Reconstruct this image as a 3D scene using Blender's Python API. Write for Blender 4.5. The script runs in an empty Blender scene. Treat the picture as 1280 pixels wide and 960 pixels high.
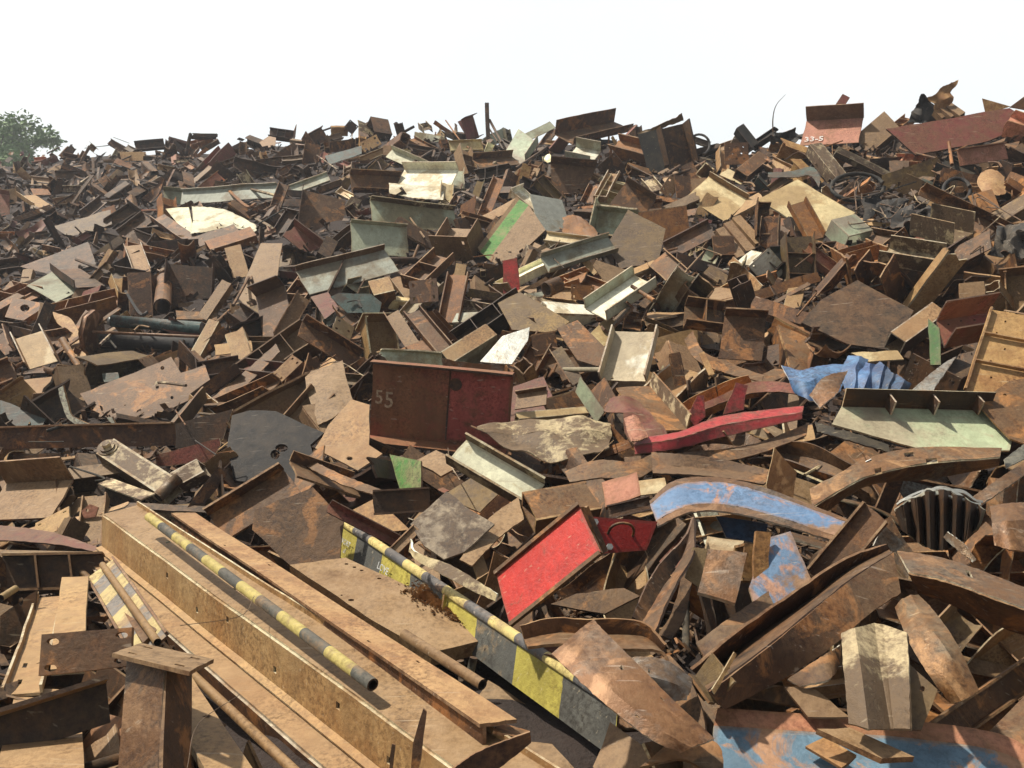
import bpy, bmesh, math, random
from mathutils import Vector, Matrix, noise
from mathutils.bvhtree import BVHTree
random.seed(7)
R = math.radians
SC = bpy.context.scene
COL = SC.collection
# ------------------------------------------------------------- camera
FPX = 1100.0                       # focal length in photograph pixels (1280 wide)
PITCH = R(7.8)
EYE = Vector((0, 0, 2.2))
cd = bpy.data.cameras.new('camera'); cam = bpy.data.objects.new('camera', cd); COL.objects.link(cam)
cd.sensor_width = 36.0; cd.lens = 36.0 * FPX / 1280.0; cd.clip_start = 0.05; cd.clip_end = 3000
cam.location = EYE; cam.rotation_euler = (math.pi / 2 - PITCH, 0, 0)
SC.camera = cam
# ------------------------------------------------------------- sky and sun
SUN_EL, SUN_AZ = R(60), R(-72)      # azimuth measured from +Y (away from the camera) towards +X
W = bpy.data.worlds.new('World'); SC.world = W; W.use_nodes = True
wn, wl = W.node_tree.nodes, W.node_tree.links
for n in list(wn): wn.remove(n)
wo = wn.new('ShaderNodeOutputWorld'); bg = wn.new('ShaderNodeBackground'); bg2 = wn.new('ShaderNodeBackground')
sky = wn.new('ShaderNodeTexSky'); sky.sky_type = 'NISHITA'; sky.sun_disc = False
sky.sun_elevation = SUN_EL; sky.sun_rotation = SUN_AZ; sky.dust_density = 6; sky.air_density = 1.2; sky.ozone_density = 1
bg.inputs[1].default_value = 0.05
wl.new(sky.outputs[0], bg.inputs[0])
# bright veil of thin cloud over the blue sky
tc = wn.new('ShaderNodeTexCoord'); nz = wn.new('ShaderNodeTexNoise'); nz.inputs['Scale'].default_value = 1.1
nz.inputs['Detail'].default_value = 5
wl.new(tc.outputs['Generated'], nz.inputs['Vector'])
rp = wn.new('ShaderNodeValToRGB'); rp.color_ramp.elements[0].position = .3; rp.color_ramp.elements[1].position = .7
rp.color_ramp.elements[0].color = (.83, .92, .965, 1); rp.color_ramp.elements[1].color = (1, .995, .975, 1)
wl.new(nz.outputs['Fac'], rp.inputs[0]); wl.new(rp.outputs[0], bg2.inputs[0])
sx = wn.new('ShaderNodeSeparateXYZ'); wl.new(tc.outputs['Generated'], sx.inputs[0])
hz = wn.new('ShaderNodeMapRange'); hz.inputs[1].default_value = .26; hz.inputs[2].default_value = .75; hz.inputs[3].default_value = .74; hz.inputs[4].default_value = .24
wl.new(sx.outputs[2], hz.inputs[0])
hy = wn.new('ShaderNodeMapRange'); hy.inputs[1].default_value = -.2; hy.inputs[2].default_value = .75; hy.inputs[3].default_value = .42; hy.inputs[4].default_value = 1.0
wl.new(sx.outputs[1], hy.inputs[0])     # the veil is densest over the far side of the heap, thin behind the camera
hm = wn.new('ShaderNodeMath'); hm.operation = 'MULTIPLY'; wl.new(hz.outputs[0], hm.inputs[0]); wl.new(hy.outputs[0], hm.inputs[1]); wl.new(hm.outputs[0], bg2.inputs[1])
ad = wn.new('ShaderNodeAddShader'); wl.new(bg.outputs[0], ad.inputs[0]); wl.new(bg2.outputs[0], ad.inputs[1])
wl.new(ad.outputs[0], wo.inputs[0])
sl = bpy.data.lights.new('sun', 'SUN'); sl.energy = 5.0; sl.angle = R(1.6); sl.color = (1, .94, .84)
sun = bpy.data.objects.new('sun', sl); COL.objects.link(sun)
sdir = Vector((math.sin(SUN_AZ) * math.cos(SUN_EL), math.cos(SUN_AZ) * math.cos(SUN_EL), math.sin(SUN_EL)))
sun.rotation_euler = sdir.to_track_quat('Z', 'Y').to_euler(); sun.location = (-20, 5, 40)
SC.view_settings.view_transform = 'Standard'; SC.view_settings.look = 'None'
SC.view_settings.exposure = 0.3; SC.view_settings.gamma = 1.0; SC.view_settings.use_curve_mapping = False
# ------------------------------------------------------------- geometry of the view and of the heap
RT = Vector((1, 0, 0)); FW = Vector((0, math.cos(PITCH), -math.sin(PITCH))); UP = Vector((0, math.sin(PITCH), math.cos(PITCH)))
def Wp(px, py, D): return EYE + FW * D + RT * ((px - 640) / FPX * D) + UP * ((480 - py) / FPX * D)
def proj(p):
    q = p - EYE; d = q.dot(FW)
    if d < .05: return (0, 0, d)
    return (640 + q.dot(RT) / d * FPX, 480 - q.dot(UP) / d * FPX, d)
def lerp_tab(tab, x):
    if x <= tab[0][0]: return tab[0][1]
    for (a, b), (c, d) in zip(tab, tab[1:]):
        if x <= c: return b + (d - b) * (x - a) / (c - a)
    return tab[-1][1]
CREST = [(-500, 235), (-200, 215), (0, 197), (130, 186), (240, 181), (340, 175), (430, 164), (480, 162), (560, 166), (640, 171), (700, 170), (770, 164),
         (850, 170), (900, 186), (990, 176), (1050, 160), (1110, 166), (1180, 150), (1280, 142), (1500, 130), (1900, 150)]
DCREST = [(-500, 36), (0, 34), (350, 28), (640, 24), (900, 20), (1280, 17), (1900, 15)]
DT = [(0, 0), (.2, .29), (.4, .485), (.6, .68), (.8, .86), (1.0, 1.0), (1.35, 1.2)]
def crest(px): return lerp_tab(CREST, px)
def HD(px, py):
    c = crest(px); t = (py - c) / (960 - c)
    if t < 0: t = 0
    d0 = lerp_tab(DCREST, px)
    return math.exp(math.log(d0) + (math.log(3.0) - math.log(d0)) * lerp_tab(DT, t))
# ------------------------------------------------------------- materials
MATS = {}
def newmat(name):
    m = bpy.data.materials.new(name); m.use_nodes = True
    nt = m.node_tree
    return m, nt, nt.nodes['Principled BSDF']
def mixc(nt, fac, a, b, mode='MIX'):
    n = nt.nodes.new('ShaderNodeMix'); n.data_type = 'RGBA'; n.blend_type = mode
    for sock, v in ((n.inputs[0], fac), (n.inputs[6], a), (n.inputs[7], b)):
        if isinstance(v, bpy.types.NodeSocket): nt.links.new(v, sock)
        elif isinstance(v, (int, float)): sock.default_value = v
        else: sock.default_value = (v[0], v[1], v[2], 1)
    return n.outputs[2]
def mth(nt, op, a, b=0.0, c=None, clamp=False):
    n = nt.nodes.new('ShaderNodeMath'); n.operation = op; n.use_clamp = clamp
    for i, v in enumerate((a, b) if c is None else (a, b, c)):
        if isinstance(v, bpy.types.NodeSocket): nt.links.new(v, n.inputs[i])
        else: n.inputs[i].default_value = v
    return n.outputs[0]
def noi(nt, vec, scale, detail=6, rough=.6, dist=0):
    n = nt.nodes.new('ShaderNodeTexNoise'); n.inputs['Scale'].default_value = scale
    n.inputs['Detail'].default_value = detail; n.inputs['Roughness'].default_value = rough; n.inputs['Distortion'].default_value = dist
    nt.links.new(vec, n.inputs['Vector']); return n.outputs['Fac']
def ramp(nt, fac, lo, hi):
    n = nt.nodes.new('ShaderNodeMapRange'); n.inputs[1].default_value = lo; n.inputs[2].default_value = hi
    nt.links.new(fac, n.inputs[0]); return n.outputs[0]
def steel(name, base, rust, cover=.5, sharp=.05, dust=.35, rough=.66, metal=0.0, third=None, bands=None, blotch=.5, grit=1.0, lowf=False, wear=None):
    """weathered steel: base coat, rust patches (cover = share of rust), fine pits, dust lying on upward faces"""
    m, nt, b = newmat(name); L = nt.links
    tcn = nt.nodes.new('ShaderNodeTexCoord'); oi = nt.nodes.new('ShaderNodeObjectInfo')
    sep = nt.nodes.new('ShaderNodeSeparateColor'); L.new(oi.outputs['Color'], sep.inputs[0])
    off = mth(nt, 'MULTIPLY', sep.outputs[2], 37.0)
    cmb = nt.nodes.new('ShaderNodeCombineXYZ'); L.new(off, cmb.inputs[0]); L.new(off, cmb.inputs[1])
    va = nt.nodes.new('ShaderNodeVectorMath'); va.operation = 'ADD'
    L.new(tcn.outputs['Object'], va.inputs[0]); L.new(cmb.outputs[0], va.inputs[1]); V = va.outputs[0]
    n1 = noi(nt, V, 1.7, 9, .66, .3); n2 = noi(nt, V, 42, 6, .72); n3 = noi(nt, V, 8, 9, .70, .4); n4 = noi(nt, V, 140, 3, .6)
    col = base
    if bands:
        uv = nt.nodes.new('ShaderNodeUVMap'); su = nt.nodes.new('ShaderNodeSeparateXYZ'); L.new(uv.outputs[0], su.inputs[0])
        fr = mth(nt, 'FRACT', mth(nt, 'MULTIPLY_ADD', su.outputs[0], 1.0 / bands[1], bands[2]))
        if len(bands) > 3: fr = mth(nt, 'FRACT', mth(nt, 'ADD', mth(nt, 'MULTIPLY_ADD', su.outputs[0], 1.0 / bands[1], bands[2]), mth(nt, 'MULTIPLY', su.outputs[1], bands[3])))
        fr = mth(nt, 'ADD', fr, mth(nt, 'MULTIPLY_ADD', n3, .06, -.03))
        col = mixc(nt, mth(nt, 'GREATER_THAN', fr, .5), base, bands[0])
    k = .62 - .3 * cover * 1.0
    if lowf:
        nl_ = noi(nt, V, 1.1, 10, .58, .2); mk = ramp(nt, mth(nt, 'MULTIPLY_ADD', n3, .18, mth(nt, 'MULTIPLY', nl_, .82)), k - sharp * .5, k + sharp * .5)
    else: mk = ramp(nt, mth(nt, 'MULTIPLY_ADD', n3, .45, mth(nt, 'MULTIPLY', n1, .55)), k - sharp, k + sharp)
    col = mixc(nt, mk, col, rust)
    if third:
        nn = noi(nt, V, 3.7, 7, .66, 1.0)
        col = mixc(nt, ramp(nt, nn, .53, .60), col, third)
    if wear is None: wear = name in ('red', 'crimson', 'blue', 'bluerust', 'green', 'greygreen', 'palegreen', 'white', 'cream', 'maroon', 'pink', 'primer')
    if wear:          # the coat is rubbed off along edges and folds
        bv = nt.nodes.new('ShaderNodeBevel'); bv.samples = 4; bv.inputs['Radius'].default_value = .035
        gn = nt.nodes.new('ShaderNodeNewGeometry'); dt = nt.nodes.new('ShaderNodeVectorMath'); dt.operation = 'DOT_PRODUCT'
        L.new(bv.outputs[0], dt.inputs[0]); L.new(gn.outputs['Normal'], dt.inputs[1])
        ew = mth(nt, 'MULTIPLY_ADD', n3, .5, mth(nt, 'SUBTRACT', 1.0, dt.outputs['Value']))
        col = mixc(nt, ramp(nt, ew, .30, .36), col, tuple(min(1, x_ * 1.15) for x_ in rust))
    # broad tone changes and fine pitting
    mp = nt.nodes.new('ShaderNodeMapping'); mp.inputs['Scale'].default_value = (5, 5, .7); L.new(V, mp.inputs[0]); st = noi(nt, mp.outputs[0], 2.2, 6, .6)
    col = mixc(nt, blotch, col, mixc(nt, ramp(nt, n1, .3, .7), (.6, .55, .52), (1.3, 1.27, 1.2)), 'MULTIPLY')
    col = mixc(nt, .35, col, mixc(nt, ramp(nt, st, .38, .62), (.6, .55, .52), (1.2, 1.18, 1.15)), 'MULTIPLY')
    gm = mth(nt, 'MULTIPLY', ramp(nt, noi(nt, V, 3.1, 4, .5), .35, .62), grit)
    col = mixc(nt, gm, col, mixc(nt, ramp(nt, n2, .38, .56), (.50, .46, .43), (1.2, 1.19, 1.16)), 'MULTIPLY')
    col = mixc(nt, .6 * grit, col, mixc(nt, ramp(nt, n3, .34, .44), (.48, .40, .36), (1, 1, 1)), 'MULTIPLY')
    ms = nt.nodes.new('ShaderNodeMapping'); ms.inputs['Scale'].default_value = (3, 60, 34); ms.inputs['Rotation'].default_value = (.3, .5, .9); L.new(V, ms.inputs[0]); sc_ = noi(nt, ms.outputs[0], 1.0, 3, .5)
    col = mixc(nt, mth(nt, 'MULTIPLY', ramp(nt, sc_, .66, .72), .35), col, (.48, .40, .32))
    # per-thing tone
    tone = nt.nodes.new('ShaderNodeCombineXYZ')
    L.new(sep.outputs[0], tone.inputs[0]); L.new(sep.outputs[0], tone.inputs[1]); L.new(sep.outputs[1], tone.inputs[2])
    col = mixc(nt, 1.0, col, tone.outputs[0], 'MULTIPLY')
    if dust:
        ge = nt.nodes.new('ShaderNodeNewGeometry'); sz = nt.nodes.new('ShaderNodeSeparateXYZ'); L.new(ge.outputs['Normal'], sz.inputs[0])
        up = ramp(nt, sz.outputs[2], .25, .95)
        dm = mth(nt, 'MULTIPLY', up, ramp(nt, mth(nt, 'MULTIPLY_ADD', n2, .35, mth(nt, 'MULTIPLY', n3, .65)), .38, .60))
        col = mixc(nt, mth(nt, 'MULTIPLY', dm, dust), col, (.35, .235, .125))
    L.new(col, b.inputs['Base Color'])
    L.new(mth(nt, 'MULTIPLY_ADD', n2, .35, rough - .2, clamp=True), b.inputs['Roughness'])
    b.inputs['Metallic'].default_value = metal
    b.inputs['Specular IOR Level'].default_value = .3
    bp = nt.nodes.new('ShaderNodeBump'); bp.inputs['Strength'].default_value = .35; bp.inputs['Distance'].default_value = .012
    L.new(mth(nt, 'ADD', mth(nt, 'MULTIPLY', n3, 1.3), mth(nt, 'MULTIPLY_ADD', n4, .25, n2)), bp.inputs['Height']); L.new(bp.outputs[0], b.inputs['Normal'])
    MATS[name] = m
    return m
RU = (.115, .048, .024); DK = (.050, .028, .020)
steel('brown', (.165, .080, .036), (.066, .031, .015), .5, third=(.27, .118, .040))
steel('dark', (.045, .028, .018), (.090, .042, .018), .35, dust=.25)
steel('mauve', (.138, .080, .047), (.070, .037, .020), .45, dust=.25, third=(.22, .105, .042))
steel('orange', (.34, .145, .042), (.150, .060, .022), .45, dust=.3)
steel('tan', (.42, .285, .155), (.24, .130, .058), .45, sharp=.10, dust=.4)
steel('dusty', (.25, .160, .084), (.125, .068, .032), .5, sharp=.10, dust=.7)
steel('maroon', (.170, .048, .042), (.120, .050, .032), .4, dust=.2)
steel('pink', (.46, .205, .150), (.25, .110, .065), .35, dust=.25)
steel('oxide', (.30, .095, .058), (.20, .090, .045), .55, dust=.15)
steel('red', (.44, .022, .018), (.20, .045, .03), .12, sharp=.03, dust=.08, rough=.5, blotch=.2, grit=.45)
steel('primer', (.36, .085, .070), (.150, .060, .035), .25, dust=.1)
steel('crimson', (.40, .040, .045), (.150, .045, .035), .35, dust=.1)
steel('blue', (.085, .19, .38), (.035, .070, .160), .45, dust=.1, rough=.5)
steel('bluerust', (.115, .215, .38), (.24, .145, .090), .20, sharp=.03, dust=.1, third=(.40, .23, .17), rough=.6, lowf=True, grit=.6)
steel('greygreen', (.40, .44, .385), (.24, .215, .155), .35, sharp=.08, dust=.15, grit=.45, lowf=True)
steel('palegreen', (.38, .45, .34), (.30, .27, .22), .35, sharp=.10, dust=.1, grit=.45, lowf=True)
steel('white', (.70, .71, .62), (.42, .36, .25), .28, sharp=.06, dust=.12, grit=.45, lowf=True)
steel('cream', (.60, .51, .34), (.40, .29, .165), .4, sharp=.05, dust=.3, grit=.45, lowf=True)
steel('mottled', (.50, .42, .30), (.10, .066, .045), .5, sharp=.03, dust=.2)
steel('green', (.085, .27, .060), (.20, .22, .10), .3, dust=.1)
steel('black', (.020, .020, .021), (.045, .038, .032), .30, dust=.05, rough=.75)
steel('steelgrey', (.24, .25, .26), (.130, .085, .060), .35, dust=.15, rough=.5, metal=.55)
steel('rustgrey', (.155, .125, .100), (.125, .058, .025), .55, sharp=.06, dust=.2, rough=.5, metal=.25, third=(.25, .14, .075))
steel('olive', (.20, .135, .062), (.095, .065, .042), .45, dust=.2)
steel('teal', (.060, .105, .105), (.045, .038, .032), .4, dust=.15)
steel('silver', (.33, .35, .34), (.22, .19, .15), .25, dust=.05, rough=.4, metal=.3, grit=.45)
steel('edge', (.36, .24, .14), (.17, .09, .045), .5, dust=.1)
steel('edge_pale', (.52, .48, .40), (.28, .19, .12), .4, dust=.1)
steel('edge_dark', (.11, .065, .042), (.06, .035, .025), .5, dust=.1)
steel('cut', (.80, .80, .80), (.60, .58, .56), .3, dust=0, rough=.45, blotch=.1)
steel('ochre', (.39, .245, .115), (.22, .110, .045), .4, dust=.3)
steel('striped', (.46, .39, .16), (.21, .14, .095), .22, sharp=.04, dust=.2, bands=((.085, .088, .095), .42, .0))
steel('striped_face', (.40, .35, .085), (.24, .17, .11), .16, sharp=.04, dust=.2, bands=((.085, .088, .095), .66, .15))
steel('striped_pale', (.56, .47, .22), (.28, .19, .11), .25, sharp=.04, dust=.3, bands=((.20, .20, .20), .40, .1, 1.2))
WORDS = {'brown': 'rusty brown', 'dark': 'dark brown', 'mauve': 'purplish brown', 'orange': 'bright orange rusted', 'tan': 'tan dusty', 'dusty': 'dust covered brown',
         'maroon': 'maroon', 'pink': 'faded pink', 'oxide': 'dark red', 'red': 'bright red', 'crimson': 'crimson', 'blue': 'blue', 'bluerust': 'blue and rusty',
         'greygreen': 'grey-green', 'palegreen': 'pale green', 'white': 'off-white', 'cream': 'cream', 'mottled': 'mottled pale', 'green': 'green', 'black': 'black',
         'steelgrey': 'bare steel grey', 'rustgrey': 'rust streaked grey', 'olive': 'olive brown', 'teal': 'dark teal', 'silver': 'silvery', 'ochre': 'ochre rusted',
         'striped': 'yellow and black striped', 'striped_face': 'yellow and grey striped', 'striped_pale': 'yellow and grey striped', 'cut': 'bright white'}
EDGE = {k: 'edge' for k in MATS}
EDGE['rustgrey'] = EDGE['blue'] = EDGE['bluerust'] = 'edge_pale'; EDGE['steelgrey'] = 'cut'
for k in ('white', 'cream', 'greygreen', 'palegreen', 'silver', 'tan', 'mottled'): EDGE[k] = 'edge_pale'
for k in ('dark', 'black', 'maroon', 'oxide', 'teal', 'mauve'): EDGE[k] = 'edge_dark'
# ------------------------------------------------------------- object helpers
THINGS = []      # every scrap piece: dict(root, noun, mat, label, lm)
class T: pass
def tint(o, c):
    o.color = c
def make_root(name, loc):
    o = bpy.data.objects.new(name, None); COL.objects.link(o); o.location = loc; o.empty_display_size = .1
    return o
def link_mesh(name, me, parent=None, loc=None):
    o = bpy.data.objects.new(name, me); COL.objects.link(o)
    if parent is not None: o.parent = parent
    elif loc is not None: o.location = loc
    return o
def mesh_from(verts, faces, mi, mats, uvs=None, smooth=False):
    me = bpy.data.meshes.new('scrap'); me.from_pydata([tuple(v) for v in verts], [], faces)
    for m in mats: me.materials.append(MATS[m])
    me.polygons.foreach_set('material_index', mi)
    if uvs:
        ul = me.uv_layers.new(name='UVMap')
        for p in me.polygons:
            for li in p.loop_indices: ul.data[li].uv = uvs[me.loops[li].vertex_index]
    if smooth:
        for i, p in enumerate(me.polygons): p.use_smooth = (mi[i] == 0)
    me.update()
    if smooth: me.set_sharp_from_angle(angle=R(24))
    return me
def grid_mesh(G, N, t, mats, mask=None, uv=None, smooth=False):
    """G[i][j] points, N[i][j] normals; a sheet of thickness t with side walls round its outline and round every missing cell"""
    ni, nj = len(G), len(G[0]); vs = []; uvs = []
    for s in (.5, -.5):
        for i in range(ni):
            for j in range(nj):
                vs.append(G[i][j] + N[i][j] * (t * s)); uvs.append(uv[i][j] if uv else (0, 0))
    o = ni * nj; idx = lambda i, j, k: k * o + i * nj + j
    on = lambda i, j: 0 <= i < ni - 1 and 0 <= j < nj - 1 and (mask is None or mask[i][j])
    F = []; M = []
    for i in range(ni - 1):
        for j in range(nj - 1):
            if not on(i, j): continue
            F.append((idx(i, j, 0), idx(i + 1, j, 0), idx(i + 1, j + 1, 0), idx(i, j + 1, 0))); M.append(0)
            F.append((idx(i, j + 1, 1), idx(i + 1, j + 1, 1), idx(i + 1, j, 1), idx(i, j, 1))); M.append(0)
            for (di, dj, a, b) in ((-1, 0, (i, j), (i, j + 1)), (1, 0, (i + 1, j + 1), (i + 1, j)), (0, -1, (i + 1, j), (i, j)), (0, 1, (i, j + 1), (i + 1, j + 1))):
                if not on(i + di, j + dj):
                    F.append((idx(*a, 0), idx(*b, 0), idx(*b, 1), idx(*a, 1))); M.append(1)
    return mesh_from(vs, F, M, mats, uvs, smooth)
def warp(p, seed, amp):
    if amp <= 0: return p
    return p + noise.noise_vector(p * 1.1 + Vector((seed * 3.1, seed * 1.7, seed))) * amp + noise.noise_vector(p * 4.3 + Vector((seed, seed * 2.3, 0))) * (amp * .25)
def slab(P0, U, V, N, t, mats, wseed=0, wamp=0, holes=(), jag=0, org=Vector((0, 0, 0)), nu=6, nv=3, bend=0):
    us = sorted(set([i / nu for i in range(nu + 1)] + [x for h in holes for x in (h[0] - h[2], h[0] + h[2])]))
    vsx = sorted(set([i / nv for i in range(nv + 1)] + [x for h in holes for x in (h[1] - h[3], h[1] + h[3])]))
    def dd(l):
        r = [l[0]]
        for x in l[1:]:
            if x - r[-1] > 1e-4: r.append(x)
        return r
    us, vsx = dd(us), dd(vsx)
    G = []; NN = []; UVs = []
    lu, lv = U.length, V.length
    for i, a in enumerate(us):
        row = []; nr = []; ur = []
        for j, b in enumerate(vsx):
            aa = a
            if jag and i in (0, len(us) - 1):
                aa += jag * random.uniform(-1, 1) / max(lu, .05)
            p = P0 + U * aa + V * b + N * (bend * (4 * a * (1 - a)))
            row.append(warp(p, wseed, wamp) - org); nr.append(N); ur.append((aa * lu, b * lv))
        G.append(row); NN.append(nr); UVs.append(ur)
    mask = None
    if holes:
        mask = []
        for i in range(len(us) - 1):
            r = []
            for j in range(len(vsx) - 1):
                cx, cy = (us[i] + us[i + 1]) / 2, (vsx[j] + vsx[j + 1]) / 2
                r.append(not any(abs(cx - h[0]) < h[2] and abs(cy - h[1]) < h[3] for h in holes))
            mask.append(r)
    return grid_mesh(G, NN, t, mats, mask, UVs)
def tube_mesh(pts, r, mats, seg=14, hollow=False, org=Vector((0, 0, 0)), wall=.12, r2=None):
    pts = [Vector(p) for p in pts]; vs = []; F = []; M = []; uvs = []; acc = 0
    rings = []
    for i, p in enumerate(pts):
        d = (pts[min(i + 1, len(pts) - 1)] - pts[max(i - 1, 0)]).normalized()
        x = d.cross(Vector((0.1, .05, 1))).normalized(); y = d.cross(x)
        if i: acc += (p - pts[i - 1]).length
        rr = r if r2 is None else r + (r2 - r) * i / (len(pts) - 1)
        rings.append((p, x, y, acc, d, rr))
    n = len(pts)
    def add(rad):
        b = len(vs)
        for (p, x, y, a, d, rr) in rings:
            for k in range(seg):
                th = 2 * math.pi * k / seg
                vs.append(p + (x * math.cos(th) + y * math.sin(th)) * rr * rad - org); uvs.append((a, k * .02))
        return b
    b0 = add(1)
    for i in range(n - 1):
        for k in range(seg):
            k2 = (k + 1) % seg
            F.append((b0 + i * seg + k, b0 + i * seg + k2, b0 + (i + 1) * seg + k2, b0 + (i + 1) * seg + k)); M.append(0)
    if hollow:
        b1 = add(1 - wall)
        for i in range(n - 1):
            for k in range(seg):
                k2 = (k + 1) % seg
                F.append((b1 + (i + 1) * seg + k, b1 + (i + 1) * seg + k2, b1 + i * seg + k2, b1 + i * seg + k)); M.append(1)
        for e in (0, (n - 1)):
            for k in range(seg):
                k2 = (k + 1) % seg
                F.append((b0 + e * seg + k, b1 + e * seg + k, b1 + e * seg + k2, b0 + e * seg + k2)); M.append(1)
    else:
        F.append(tuple(b0 + k for k in range(seg))); M.append(1)
        F.append(tuple(b0 + (n - 1) * seg + k for k in reversed(range(seg)))); M.append(1)
    me = mesh_from(vs, F, M, mats, uvs)
    for i, p in enumerate(me.polygons): p.use_smooth = len(p.vertices) == 4 and seg > 6
    return me
def catmull(P, n):
    if len(P) == 2: return [P[0].lerp(P[1], i / (n - 1)) for i in range(n)]
    Q = [P[0] * 2 - P[1]] + P + [P[-1] * 2 - P[-2]]; out = []
    for i in range(n):
        s = i / (n - 1) * (len(P) - 1); k = min(int(s), len(P) - 2); t = s - k
        a, b, c, d = Q[k:k + 4]
        out.append(.5 * ((2 * b) + (c - a) * t + (2 * a - 5 * b + 4 * c - d) * t * t + (3 * b - a - 3 * c + d) * t ** 3))
    return out
SEED = [0]
def reg(root, parts, noun, mat, label, lm, group=None, tone=None):
    SEED[0] += 1
    rnd = random.Random(SEED[0] * 13)
    v = rnd.uniform(.8, 1.22) if tone is None else tone
    c = (v, v * rnd.uniform(.78, 1.0), rnd.random(), 1)
    for p in parts: p.color = c
    t = T(); t.root = root; t.noun = noun; t.mat = mat; t.label = label; t.lm = lm; t.group = group; t.parts = parts; t.filler = False
    THINGS.append(t); return t
HINTS = {'u': (-.1, -.62, .78), 'U': (-.05, -.25, .97), 'f': (0, -.93, .36), 'l': (-.7, -.5, .5), 'r': (.7, -.5, .5), 'd': (.05, -1, -.15), 'L': (-.85, -.5, .1), 'R': (.85, -.5, .1)}
def hintv(h): return Vector(HINTS[h] if isinstance(h, str) else h).normalized()
def solve(p0, p1, p2, Dc, hint):
    """the rectangle in space whose three corners project to p0, p1, p2 and whose face is nearest the wanted one"""
    hv = hintv(hint); h = Vector((hv.dot(RT), hv.dot(UP), hv.dot(FW)))
    s = Dc / FPX
    u = Vector(((p1[0] - p0[0]) * s, -(p1[1] - p0[1]) * s)); v = Vector(((p2[0] - p0[0]) * s, -(p2[1] - p0[1]) * s))
    best = None
    for ia in range(-24, 25):
        a = math.tan(R(ia * 3)) * u.length
        for ib in range(-24, 25):
            b = math.tan(R(ib * 3)) * v.length
            u3 = Vector((u.x, u.y, a)); v3 = Vector((v.x, v.y, b))
            n = u3.cross(v3)
            if n.z > 0: n = -n
            n.normalize()
            sc = n.dot(h) - 2.2 * abs(u3.normalized().dot(v3.normalized())) - .12 * ((ia / 24) ** 2 + (ib / 24) ** 2) - (.6 if n.z > -.22 else 0)
            if best is None or sc > best[0]: best = (sc, a, b)
    _, a, b = best
    D0 = Dc - (a + b) / 2
    return D0, D0 + a, D0 + b
def cen(pts): return (sum(p[0] for p in pts) / len(pts), sum(p[1] for p in pts) / len(pts))
NOUN = {'C': 'steel_channel', 'K': 'steel_channel', 'I': 'steel_beam', 'L': 'steel_angle', 'J': 'steel_angle', 'P': 'steel_plate', 'X': 'box_section', 'H': 'steel_beam', 'O': 'box_girder'}
SAY = {'steel_channel': 'channel', 'steel_beam': 'beam', 'steel_angle': 'angle', 'steel_plate': 'plate', 'box_section': 'box section', 'box_girder': 'box girder',
       'curved_sheet': 'curved sheet', 'bent_strip': 'bent strip', 'bent_channel': 'bent channel', 'steel_pipe': 'pipe', 'steel_strip': 'flat strip', 'bolted_stub': 'bolted beam stub', 'base_plate': 'base plate with holes',
       'gusset_plate': 'gusset plate', 'steel_rod': 'rod', 'steel_wire': 'wire', 'ribbed_beam': 'ribbed beam'}
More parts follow.
